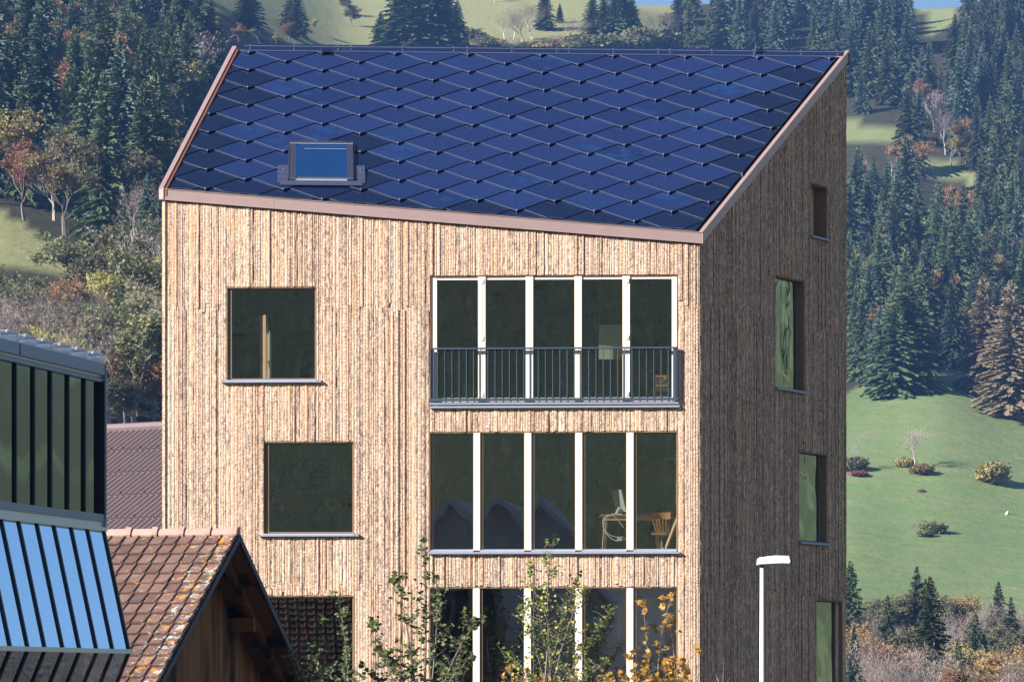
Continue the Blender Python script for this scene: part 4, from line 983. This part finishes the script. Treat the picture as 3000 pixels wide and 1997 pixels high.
# ---- hand placed trees and bushes (photo pixels: x, base y, top y)
tree_px('bare',0,2685,1375,1235,'lone leafless tree on the green slope','tree',wide=2.0)
tree_px('yellowbush',0,2648,1372,1335,'small yellow bush left of the lone leafless tree','bush',wide=1.3)
tree_px('yellowbush',1,2695,1390,1350,'olive yellow bush at the foot of the lone leafless tree','bush',wide=1.5)
tree_px('yellowbush',2,2905,1420,1347,'largest round yellow green bush on the slope, casting a shadow','bush',wide=1.25)
tree_px('barebush',0,2545,1308,1280,'low leafless bush on the upper meadow beside the timber house','bush',wide=2.)
tree_px('bare',1,2515,1385,1270,'thin leafless tree in the bushes beside the timber house','tree')
tree_px('olivebush',0,2500,1385,1335,'dark green bush against the right edge of the timber house','bush',wide=1.2)
tree_px('redbush',1,2520,1395,1372,'low purple red bush below the thin leafless tree','bush',wide=2.)
tree_px('barebush',1,2715,1452,1425,'small grey scrub patch between the leafless tree and the large thicket','bush',wide=2.8)
tree_px('orangebush',1,2700,1440,1425,'tiny rust bush at the top of the grey scrub patch','bush',wide=1.2)
for q,(x,yb,yt,kd) in enumerate(((2665,1545,1505,'barebush'),(2700,1553,1500,'barebush'),(2735,1556,1515,'olivebush'),(2760,1545,1520,'barebush'),(2640,1535,1522,'barebush'),(2710,1563,1535,'olivebush'),(2690,1530,1498,'barebush'),(2745,1535,1508,'barebush'))):
    tree_px(kd,q,x,yb,yt,'%s bush in the oval thicket on the meadow'%['grey leftmost','grey twiggy middle','olive right of centre','grey rightmost','grey low left','olive front','grey upper left','grey upper right'][q],'bush','bushes of the oval thicket',1.7)
for q,(x,yb) in enumerate(((2960,1368),(2978,1372),(2992,1366))): tree_px('barebush',q,x,yb,yb-14,'%s dry scrub heap at the right edge of the meadow'%['left','middle','right'][q],'bush','dry scrub at the right edge',2.6)
# larches and big firs at the meadow edge
tree_px('larch',0,2960,1245,835,'big tan brown larch at the right edge above the meadow','larch',wide=1.5)
tree_px('larch',1,2880,1170,810,'tan brown larch, left of the pair above the meadow','larch',wide=1.25)
tree_px('fir',0,2790,1090,800,'slim dark fir on the crest of the meadow','fir')
tree_px('spruce',1,2655,1150,720,'tall spruce casting its shadow onto the meadow','spruce',wide=1.1)
tree_px('spruce',3,2700,1120,760,'spruce right of the tall shadow casting one','spruce')
tree_px('spruce',2,2622,1176,850,'broad dark spruce in the hollow above the meadow','spruce',wide=1.5)
tree_px('spruce',5,2660,1165,800,'broad spruce at the tip of the hollow above the meadow','spruce',wide=1.5)
tree_px('fir',1,2580,1178,900,'dark fir left of the broad spruces above the meadow','fir',wide=1.5)
tree_px('orange',0,2600,1100,860,'rust coloured tree half in shade at the forest edge','tree')
tree_px('orange',1,2630,1130,905,'low orange tree in the dark hollow above the meadow','tree')
tree_px('orange',2,2590,1000,780,'upper rust coloured tree between the spruces right of the house','tree')
tree_px('bare',2,2555,1170,1050,'pale leafless bush tree at the shaded meadow corner','tree',wide=1.4)
tree_px('spruce',0,2510,1120,830,'spruce next to the timber house wall above the meadow','spruce')
tree_px('spruce',4,2555,1130,900,'small spruce right of the one beside the house wall','spruce')
tree_px('bare',1,2925,560,420,'leafless pale tree standing in the clearing high on the right','tree',wide=1.2)
tree_px('yellow',0,2850,510,440,'round yellow tree beside the high clearing','tree',wide=1.5)
tree_px('yellow',1,2790,500,400,'tall yellowish tree left of the high clearing','tree',wide=1.3)
tree_px('orange',1,2738,400,240,'rust red tree high in the right forest','tree')
tree_px('orange',2,2540,545,488,'small orange tree below the strip of high pasture','tree',wide=1.4)
tree_px('bare',0,2770,470,320,'olive leafless tree above the high clearing','tree',wide=1.2)
# skyline and upper pasture
def ordi(n): return '%d%s'%(n,'th' if 10<=n%100<=20 else {1:'st',2:'nd',3:'rd'}.get(n%10,'th'))
G1='spruces in the clump above the roof'
for q,(x,yb,yt) in enumerate(((1115,175,40),(1140,180,60))): tree_px('spruce',q,x,yb,yt,'small dark spruce, %s of the pair beside the big clump above the roof'%['left','right'][q],'spruce','pair of small spruces above the roof',1.9)
for q,(x,yb,yt,w_) in enumerate(((1180,185,-90,1.9),(1225,190,-110,2.),(1275,185,-80,1.9),(1310,190,-60,1.8),(1340,195,0,1.6))): tree_px('spruce',q,x,yb,yt,'tall spruce, %s from the left in the dense clump above the roof'%['first','second','third','fourth','fifth'][q],'spruce',G1,w_)
tree_px('bare',1,1345,140,-20,'leafless tree rising at the right side of the big clump','tree',wide=1.2)
tree_px('olive',0,1030,75,5,'dark round tree alone on the upper pasture','tree',wide=1.5)
tree_px('olive',2,1010,40,-20,'dark tree cut by the top edge above the upper pasture','tree',wide=1.5)
for q,(x,yb,yt) in enumerate(((725,95,-60),(870,120,-25),(855,100,-30))): tree_px('spruce',q+2,x,yb,yt,['broad spruce left of the path on the upper left pasture','spruce above the left part of the roof','spruce behind the one above the left part of the roof'][q],'spruce',wide=2.1)
tree_px('yellow',2,920,100,55,'small yellow tree right of the spruce above the left part of the roof','tree',wide=1.3)
tree_px('orange',0,845,125,60,'reddish tree left of the spruce above the roof','tree',wide=1.)
tree_px('yellow',1,715,85,60,'small yellow tree in the grass below the broad spruce','tree',wide=1.2)
for q,(x,yb,yt) in enumerate(((1480,130,15),(1530,130,5),(1560,120,-10),(1505,120,20),(1660,125,45),(1690,130,50),(1450,10,-60),(1945,145,25))): tree_px('bare',q,x,yb,yt,'grey leafless tree '+['below the large pasture slope','between the two other leafless ones','tallest of the leafless row','small in front of the leafless row','with twiggy crown right of centre','right of the twiggy one','cut by the top edge above the pasture','pale against the forest end'][q],'tree','leafless trees above the roof',2.0)
for q,(x,yb,yt) in enumerate(((1595,90,-40),(1640,70,10),(1735,105,-20),(1770,112,-25),(1800,120,-30),(1830,120,-40),(1850,125,-10),(1810,90,-35))): tree_px('spruce',q,x,yb,yt,'skyline spruce above the roof, %s from the left'%['first','second','third','fourth','sixth','seventh','eighth','fifth'][q],'spruce','spruces at the skyline above the roof',1.7)
tree_px('olive',1,1926,20,-60,'tree cut by the top edge, its trunk dark against the sky','tree',wide=1.2)
tree_px('orange',2,2005,110,30,'orange tree at the left end of the right forest above the roof','tree')
rnd=random.Random(21)
for q in range(44):
    x=1340+670*(q+rnd.uniform(.1,.9))/44; yb=rnd.uniform(150,175); kd=rnd.choice(['yellowbush','olivebush','orangebush','olivebush','barebush']); tree_px(kd,q,x,yb,yb-rnd.uniform(30,70),{'y':'yellow','o':'olive' if kd[1]=='l' else 'orange','b':'leafless'}[kd[0]]+' bush, %s from the left in the scrub above the ridge'%ordi(q+1) if q>2 else ['first','second','third'][q]+' bush from the left in the scrub above the ridge','bush','autumn scrub above the ridge',1.2)
for q,(x,yb,yt) in enumerate(((1965,130,30),(620,120,40),(640,100,50),(700,130,75),(760,135,85),(790,140,70),(810,130,95))): tree_px(['olive','olive','yellow','orange','olive','bare','yellow'][q],q,x,yb,yt,['olive tree where the pasture meets the right forest','olive tree left of the upper pasture','yellow topped tree left of the upper pasture','rust bush tree above the left end of the ridge','olive tree above the left end of the ridge','grey leafless tree above the left end of the ridge','yellowish tree above the left end of the ridge'][q],'tree',wide=1.4)

# ---- forests filled at random inside polygons (photo pixels of the tree feet)
placed=[]; FOREST={}
nspr=[sum(1 for o in COL.objects if o.name.split('.')[0] in('spruce','fir','larch') and o.type=='EMPTY')]
def fill(poly,n,kinds,hm,spacing,seed,label,cat,group,yk=.8,wide=1.,allow=False):
    rnd=random.Random(seed); xs=[p[0] for p in poly]; ys=[p[1] for p in poly]; got=0; tries=0
    while got<n and tries<n*80:
        tries+=1; x=rnd.uniform(min(xs),max(xs)); y=rnd.uniform(min(ys),max(ys))
        if not inpoly(x,y,poly) or (ismeadow(x,y) and not allow): continue
        if 490<x<2475 and y>190+(0 if x>700 else 400): continue
        if any(abs(x-a)<spacing and abs(y-b)<spacing*yk for a,b in placed): continue
        p=locate(x,y); r=math.hypot(p.x,p.y); h=rnd.uniform(*hm)*rnd.choice((.7,.9,1.,1.,1.1)); kd=rnd.choice(kinds)
        hp=h*F/r; bad=False
        for q_ in range(0,11):
            yy=y-hp*q_/10*.97; dx=hp*.10*(1-q_/10)
            for xx in (x-dx,x+dx):
                if any(inpoly(xx,yy,MEADOWS[mi]) for mi in (0,2,3,5)) or (yy<1660 and inpoly(xx,yy,MEADOWS[4])): bad=True
        if bad: continue
        placed.append((x,y))
        nk=6 if kd in('spruce','fir') else 3
        k=rnd.randrange(nk)
        if kd=='larch': k=rnd.choice((2,5))
        p.z-=.4; wq=wide*rnd.uniform(.9,1.25); FOREST.setdefault(group,[]).append((x,y,kd,h,wq,hm,plant(kd,k,p,h,label[kd],cat[kd],group,None,wq))); got+=1
    return got
CAT={'spruce':'spruce','fir':'fir','larch':'larch','bare':'tree','yellow':'tree','orange':'tree','olive':'tree'}
def LB(sfx): return {k:v+sfx for k,v in dict(spruce='dark green spruce ',fir='blue green fir ',larch='tan larch ',bare='leafless grey tree ',yellow='yellow leaved tree ',orange='rust leaved tree ',olive='olive green broadleaf tree ').items()}
fill([(-60,-60),(560,-60),(600,150),(640,300),(560,520),(480,700),(430,800),(300,770),(150,680),(-60,590)],104,['spruce','spruce','spruce','fir'],(18,28),40,1,LB('in the dense forest left of the house'),CAT,'conifers of the left forest',.8)
placed.clear()
fill([(-60,200),(440,150),(600,400),(560,520),(480,760),(430,830),(300,780),(150,700),(-60,610)],56,['bare','orange','olive','bare','olive','yellow','bare','orange'],(11,16),42,2,LB('among the dark conifers of the left forest'),CAT,'broadleaf trees of the left forest',.8,1.2)
placed.clear()
fill([(-60,985),(200,1000),(330,930),(480,900),(480,1330),(240,1330),(60,1200),(-60,1180)],44,['olive','bare','bare','orange','bare','olive','yellow'],(10,15),34,3,LB('in the mixed wood below the left meadow'),CAT,'broadleaf trees below the left meadow',.9,1.25,allow=True)
fill([(330,860),(480,800),(480,1250),(330,1200)],8,['spruce','fir'],(10,15),45,4,LB('in the mixed wood below the left meadow'),CAT,'conifers below the left meadow',.9,1.1,allow=True)
placed.clear()
fill([(2300,180),(2470,180),(2480,450),(2660,440),(2900,560),(3100,600),(3100,1240),(3010,1220),(2900,1140),(2750,1060),(2640,1165),(2480,1120),(2300,1100)],128,['spruce','spruce','spruce','fir'],(16,26),33,5,LB('in the steep forest right of the house'),CAT,'conifers of the right forest',.9)
fill([(1960,60),(2200,20),(2700,60),(2720,110),(2800,80),(2900,30),(3100,20),(3100,620),(2900,540),(2700,455),(2660,380),(2480,350),(2470,185),(1980,185)],104,['spruce','spruce','fir','fir'],(16,25),30,6,LB('in the high forest at the upper right'),CAT,'conifers of the high right forest',.9)
placed.clear()
fill([(2480,380),(3080,500),(3080,1200),(2900,1120),(2750,1040),(2640,1100),(2480,1060)],58,['bare','orange','olive','bare','yellow','olive'],(10,16),36,7,LB('between the conifers of the right forest'),CAT,'broadleaf trees of the right forest',.8)
placed.clear()
# bottom right wood
fill([(2440,1960),(3080,1960),(3080,2230),(2440,2230)],9,['spruce','spruce','fir'],(7,10),42,8,LB('in the wood at the foot of the slope, lower right'),CAT,'conifers of the lower right wood',.7)
fill([(2440,1920),(3080,1920),(3080,2200),(2440,2200)],70,['bare','bare','bare','bare','olive','bare','orange','olive'],(6,9.5),20,9,LB('in the wood at the foot of the slope, lower right'),CAT,'broadleaf trees of the lower right wood',.8,1.2)
p=pt(2890,2230,290); p.z=ground_z(p.x,p.y); plant('yellow',0,p,10.3-p.z,'bright golden birch at the bottom right','tree',wide=1.5)
p=pt(2725,2250,315); p.z=ground_z(p.x,p.y); plant('spruce',0,p,13.,'green spruce standing nearest at the bottom right','spruce',wide=1.3)
WHERE={'conifers of the left forest':'left forest','broadleaf trees of the left forest':'left forest','broadleaf trees below the left meadow':'wood below left meadow','conifers below the left meadow':'wood below left meadow','conifers of the right forest':'right forest','conifers of the high right forest':'upper right forest','broadleaf trees of the right forest':'right forest','broadleaf trees of the lower right wood':'lower right wood','conifers of the lower right wood':'lower right wood'}
for g_,L_ in FOREST.items():
    L_.sort(key=lambda t:-t[1]); nb_=max(1,round(len(L_)/10)); per_=-(-len(L_)//nb_)
    for b_ in range(nb_):
        row=sorted(L_[b_*per_:(b_+1)*per_],key=lambda t:t[0])
        for i_,(x,y,kd,h,wq,hm_,o_) in enumerate(row):
            sz='tall' if h>hm_[0]+(hm_[1]-hm_[0])*.66 else ('short' if h<hm_[0]+(hm_[1]-hm_[0])*.33 else '')
            nm={'spruce':'dark green spruce','fir':'blue green fir','larch':'tan larch','bare':'leafless grey tree','yellow':'yellowish tree','orange':'rust brown tree','olive':'olive tree'}[kd]
            o_['label']=(sz+' '+nm).strip()+', %s from left in %s row up, %s'%(ordi(i_+1),ordi(b_+1),WHERE[g_])
for q,(x,yt,dd) in enumerate(((2490,1638,395),(2600,1740,380),(2590,1785,350),(2687,1655,400),(2712,1690,405),(2858,1790,360),(2925,1700,400),(2962,1745,385))):
    p=V(((x-HX)/F*dd,dd,0)); p.z=ground_z(p.x,p.y); h=6.5+(HY-yt)/F*dd-p.z; plant('spruce',q%6,p,h,'spruce rising from the lower right wood, %s from the left'%['first','third','second','fourth','fifth','sixth','seventh','eighth'][q],'spruce','spruces rising from the lower right wood',None,1.3)
# hills around the valley (seen in the window reflections)
rnd=random.Random(77)
for q in range(16):
    az=R(rnd.uniform(50,80)); r=rnd.uniform(330,600); x,y=math.sin(az)*r,math.cos(az)*r; plant(rnd.choice(['spruce','fir','olive','yellow']),rnd.randrange(3),V((x,y,ground_z(x,y))),rnd.uniform(14,24),'tree mirrored in the side windows, %dth planted from the valley floor'%(q+1) if 0 else 'tree on the slope mirrored in the side windows','tree','trees on the mirrored slope')
# field fence posts and stone
for q,(x,y) in enumerate(((2806,1088),(2822,1094),(2838,1102))):
    p=locate(x,y); m_=MB(); m_.tube([p,p+V((0,0,1.4))],.07,5); T(m_.build('fence_post',M['birchbark']),'%s of three pale fence posts on the meadow crest'%['left','middle','right'][q],'post','fence posts on the meadow crest')
p=locate(2952,1506); m_=MB(); m_.tube([p-V((.2,0,.1)),p+V((0,0,.3)),p+V((.1,0,.55))],[.3,.27,.12],7); T(m_.build('boulder',simple('pale_stone',(.5,.48,.45),.9)),'small pale boulder alone on the lower meadow','rock')

# ------------------------------------------------------------------ saplings before the facade
def leafmb(mb,p,sz,rnd,shape=0):
    n=V((rnd.gauss(0,.6),-1+rnd.gauss(0,.6),rnd.gauss(.2,.6))).normalized(); a=n.cross(V((rnd.gauss(0,.5),rnd.gauss(0,.3),1))).normalized(); b=n.cross(a)
    if shape==0: P=[(-1,0),(-.4,.55),(.4,.5),(1.15,0),(.4,-.5),(-.4,-.55)]
    elif shape==1: P=[(-.7,0),(-.5,.75),(.2,.6),(1.15,0),(.2,-.6),(-.5,-.75)]
    else: P=[(-.9,0),(-.7,.6),(-.15,.45),(.1,1.05),(.4,.35),(1.2,.15),(.5,-.3),(.2,-1.),(-.15,-.45),(-.7,-.6)]
    cup=rnd.uniform(-.3,.5)
    mb.face([p+a*x*sz+b*y*sz+n*(abs(y)*cup*sz) for x,y in P])
def sapling(name,stems,Y,label,cat,leafm,seed,dens,lsz,shape,tw_len=.5,bare_top=0,barkm='bark',dth=1.2,leafc=None,rad=.018,down=None):
    rnd=random.Random(seed); base=pt(stems[0][0][0],stems[0][0][1],Y); R_=root(name,(base.x,Y,0),label,cat); wd=MB(); lf=MB(); lf2=MB()
    for S_ in stems:
        yoff=rnd.uniform(-dth,dth); P=[pt(x*1.2733,y*1.2733,Y+yoff*(1 if k else .4)) for k,(x,y) in enumerate(S_)]
        g=V((base.x+rnd.uniform(-.4,.4),Y,0)); b0=P[0]; C=curve(P,16); L=sum((C[k+1]-C[k]).length for k in range(16))
        wd.tube([V((b0.x*.7+g.x*.3,b0.y,0.)),b0]+C[1:],[rad*1.5,rad*1.2]+[rad*(1-.8*k/16) for k in range(1,17)],5)
        nt_=int(L*dens*1.9)
        for k in range(nt_):
            t=rnd.random()**.8; q=C[min(15,int(t*16))]; an=rnd.uniform(0,6.28); tl=tw_len*rnd.uniform(.3,1.25)*(1.1-t*.7); d=V((math.cos(an),math.sin(an)*.8,rnd.uniform(.3,1.1))).normalized(); e=q+d*tl; md=q+d*tl*.5+V((rnd.gauss(0,.02),0,rnd.gauss(0,.02)))
            wd.tube([q,md,e],[rad*.3,rad*.22,rad*.1],3,cap=False)
            nl=int(rnd.uniform(2,7)) if leafc is None else int(rnd.uniform(*leafc))
            for _ in range(nl):
                f=rnd.random(); s=q+(e-q)*f+V((rnd.gauss(0,.03),rnd.gauss(0,.03),rnd.gauss(0,.03))); leafmb(lf if rnd.random()<.75 else lf2,s,lsz*rnd.uniform(.45,.95),rnd,shape)
        for _ in range(4 if bare_top==0 else 0): leafmb(lf,C[-1]+V((rnd.gauss(0,.03),0,rnd.gauss(0,.04))),lsz,rnd,shape)
    wd.build('stems',M[barkm],R_); lf.build('foliage',leafm[0],R_); lf2.build('foliage',leafm[1],R_); return R_
gA=mat_leaf('apple_leaf',(.03,.065,.018),(.10,.15,.045),.1,.2); gB=mat_leaf('apple_leaf_pale',(.10,.13,.05),(.20,.20,.10),.1,.2)
bA=mat_leaf('birch_leaf_green',(.06,.11,.025),(.17,.22,.05),.1,.35); bB=mat_leaf('birch_leaf_yellow',(.38,.32,.06),(.55,.46,.12),.1,.35)
oA=mat_leaf('maple_leaf_orange',(.40,.17,.03),(.55,.33,.08),.1,.35); oB=mat_leaf('maple_leaf_brown',(.28,.12,.03),(.42,.26,.06),.1,.3)
sapling('apple_sapling',[[(960,1640),(945,1450),(910,1325)],[(975,1640),(985,1400),(978,1245)],[(1000,1640),(1045,1480),(1104,1425)],[(925,1640),(880,1480),(852,1430)],[(985,1640),(1012,1450),(1004,1330)],[(1040,1640),(1060,1500),(1070,1410)],[(950,1640),(920,1520),(870,1500)],[(900,1640),(880,1560),(835,1530)],[(990,1640),(1030,1560),(1085,1510)],[(960,1640),(960,1560),(940,1500)],[(1020,1640),(1010,1580),(1060,1540)],[(930,1640),(945,1560),(900,1540)]],53,'dark green leafy sapling with upright shoots before the left edge of the lowest wide window','sapling',(gA,gB),31,9,.05,0,.45)
sapling('apple_sapling',[[(725,1640),(738,1500),(742,1425)],[(700,1640),(690,1540),(660,1500)],[(740,1640),(730,1540),(725,1480)],[(710,1640),(725,1560),(760,1540)]],52,'small dark green sapling beside the barn verge','sapling',(gA,gB),32,11,.048,0,.35,rad=.012)
sapling('apple_sapling',[[(805,1640),(800,1480),(778,1372)],[(790,1640),(790,1560),(800,1490)],[(800,1640),(815,1590),(830,1550)]],54,'thin upright sapling left of the big leafy one','sapling',(gA,gB),33,10,.045,0,.22,rad=.010)
sapling('birch_sapling',[[(1272,1660),(1262,1440),(1250,1350),(1274,1238)],[(1265,1640),(1230,1440),(1195,1395)],[(1268,1600),(1300,1430),(1345,1355)],[(1270,1640),(1340,1480),(1412,1400)],[(1262,1560),(1290,1420),(1330,1330)],[(1260,1500),(1235,1400),(1222,1300)],[(1270,1640),(1200,1540),(1165,1500)],[(1275,1640),(1330,1560),(1400,1520)],[(1265,1640),(1240,1560),(1180,1580)],[(1270,1640),(1300,1560),(1350,1480)]],51,'young birch with sparse green and yellow leaves before the middle of the lowest wide window','sapling',(bA,bB),34,12,.034,1,.5,barkm='bark',rad=.013)
sapling('maple_sapling',[[(1555,1640),(1556,1480),(1530,1378)],[(1500,1640),(1490,1480),(1478,1385)],[(1520,1640),(1500,1500),(1545,1370)],[(1540,1640),(1570,1530),(1608,1490)],[(1480,1640),(1470,1560),(1450,1500)],[(1540,1640),(1545,1560),(1570,1520)]],52,'orange leaved maple shoots before the right end of the lowest wide window','sapling',(oA,oB),35,6,.06,2,.28,barkm='twig',rad=.009,leafc=(0,3))
sapling('maple_sapling',[[(1480,1660),(1495,1570),(1480,1530)],[(1520,1660),(1530,1570),(1535,1520)],[(1560,1660),(1560,1580),(1580,1540)],[(1450,1660),(1440,1590),(1430,1550)]],51.5,'dense orange and ochre undergrowth at the bottom edge right of the birch','shrub',(oA,bB),36,15,.052,2,.35,barkm='twig',rad=.008)
sapling('autumn_shrub',[[(1170,1660),(1180,1590),(1175,1530)],[(1220,1660),(1210,1590),(1215,1540)],[(1300,1660),(1310,1600),(1330,1560)],[(1380,1660),(1385,1600),(1400,1550)],[(1260,1660),(1255,1600),(1250,1560)]],51,'ochre and rust shrub along the bottom edge under the birch','shrub',(oB,bB),37,14,.040,2,.4,barkm='twig',rad=.008)
sapling('leafless_shoot',[[(1662,1660),(1662,1570),(1666,1512)],[(1662,1590),(1650,1560),(1645,1545)],[(1664,1590),(1676,1560),(1688,1545)],[(1690,1660),(1700,1600),(1712,1575)],[(1625,1660),(1640,1590),(1648,1560)]],52,'reddish leafless shoots before the foot of the shaded wall','shrub',(oA,oB),38,2,.04,2,.12,bare_top=1,barkm='twig',rad=.006,leafc=(0,1))

# ------------------------------------------------------------------ houses behind the camera, mirrored in the windows
for q,(x,yy,hh,w2,sl,lab) in enumerate(((-10.4,-45,16.0,5.2,1.0,'tall gabled house mirrored in the middle row of panes'),(-24,-42,13.6,8.,.45,'broad roofed house mirrored in the lower left window'),(-4,-75,14.5,6.,.7,'gabled house mirrored beside the tall gable'),(16,-60,12,6.,.6,'low gabled house across the street, right of the others'))):
    hr=root('gabled_house',(x,yy,0),lab,'house','houses across the street'); fr_=Fr((x,yy,0),(1,0,0),(0,1,0),(0,0,1)); ev=hh-w2*sl
    m_=MB(); m_.prism(fr_,[(-w2+.6,0),(w2-.6,0),(w2-.6,ev+.3),(0,hh-.3),(-w2+.6,ev+.3)],-10,0); m_.build('wall',simple('house_render_%d'%q,(.75,.74,.78),.9),hr)
    m_=MB()
    for sg in (-1,1): m_.prism(fr_,[(0,hh),(sg*w2,ev),(sg*w2,ev-.35),(0,hh-.45)],-10.6,.9)
    m_.build('roof',simple('slate_roof_%d'%q,(.80,.84,.95),.5),hr)
# air
hz_=MB(); hz_.box(W0,-1560,1560,-1560,1560,-1.2,420)
hm=bpy.data.materials.new('air'); hm.use_nodes=True; t=hm.node_tree; t.nodes.remove(t.nodes['Principled BSDF']); vo=t.nodes.new('ShaderNodeVolumePrincipled'); vo.inputs['Color'].default_value=(.20,.45,1.0,1); vo.inputs['Density'].default_value=.00013; vo.inputs['Anisotropy'].default_value=.0
t.links.new(vo.outputs[0],t.nodes['Material Output'].inputs['Volume'])
ho=hz_.build('haze',hm); tag(ho,kind='stuff')
for o in bpy.data.objects:
    if '_o' in o: del o['_o']
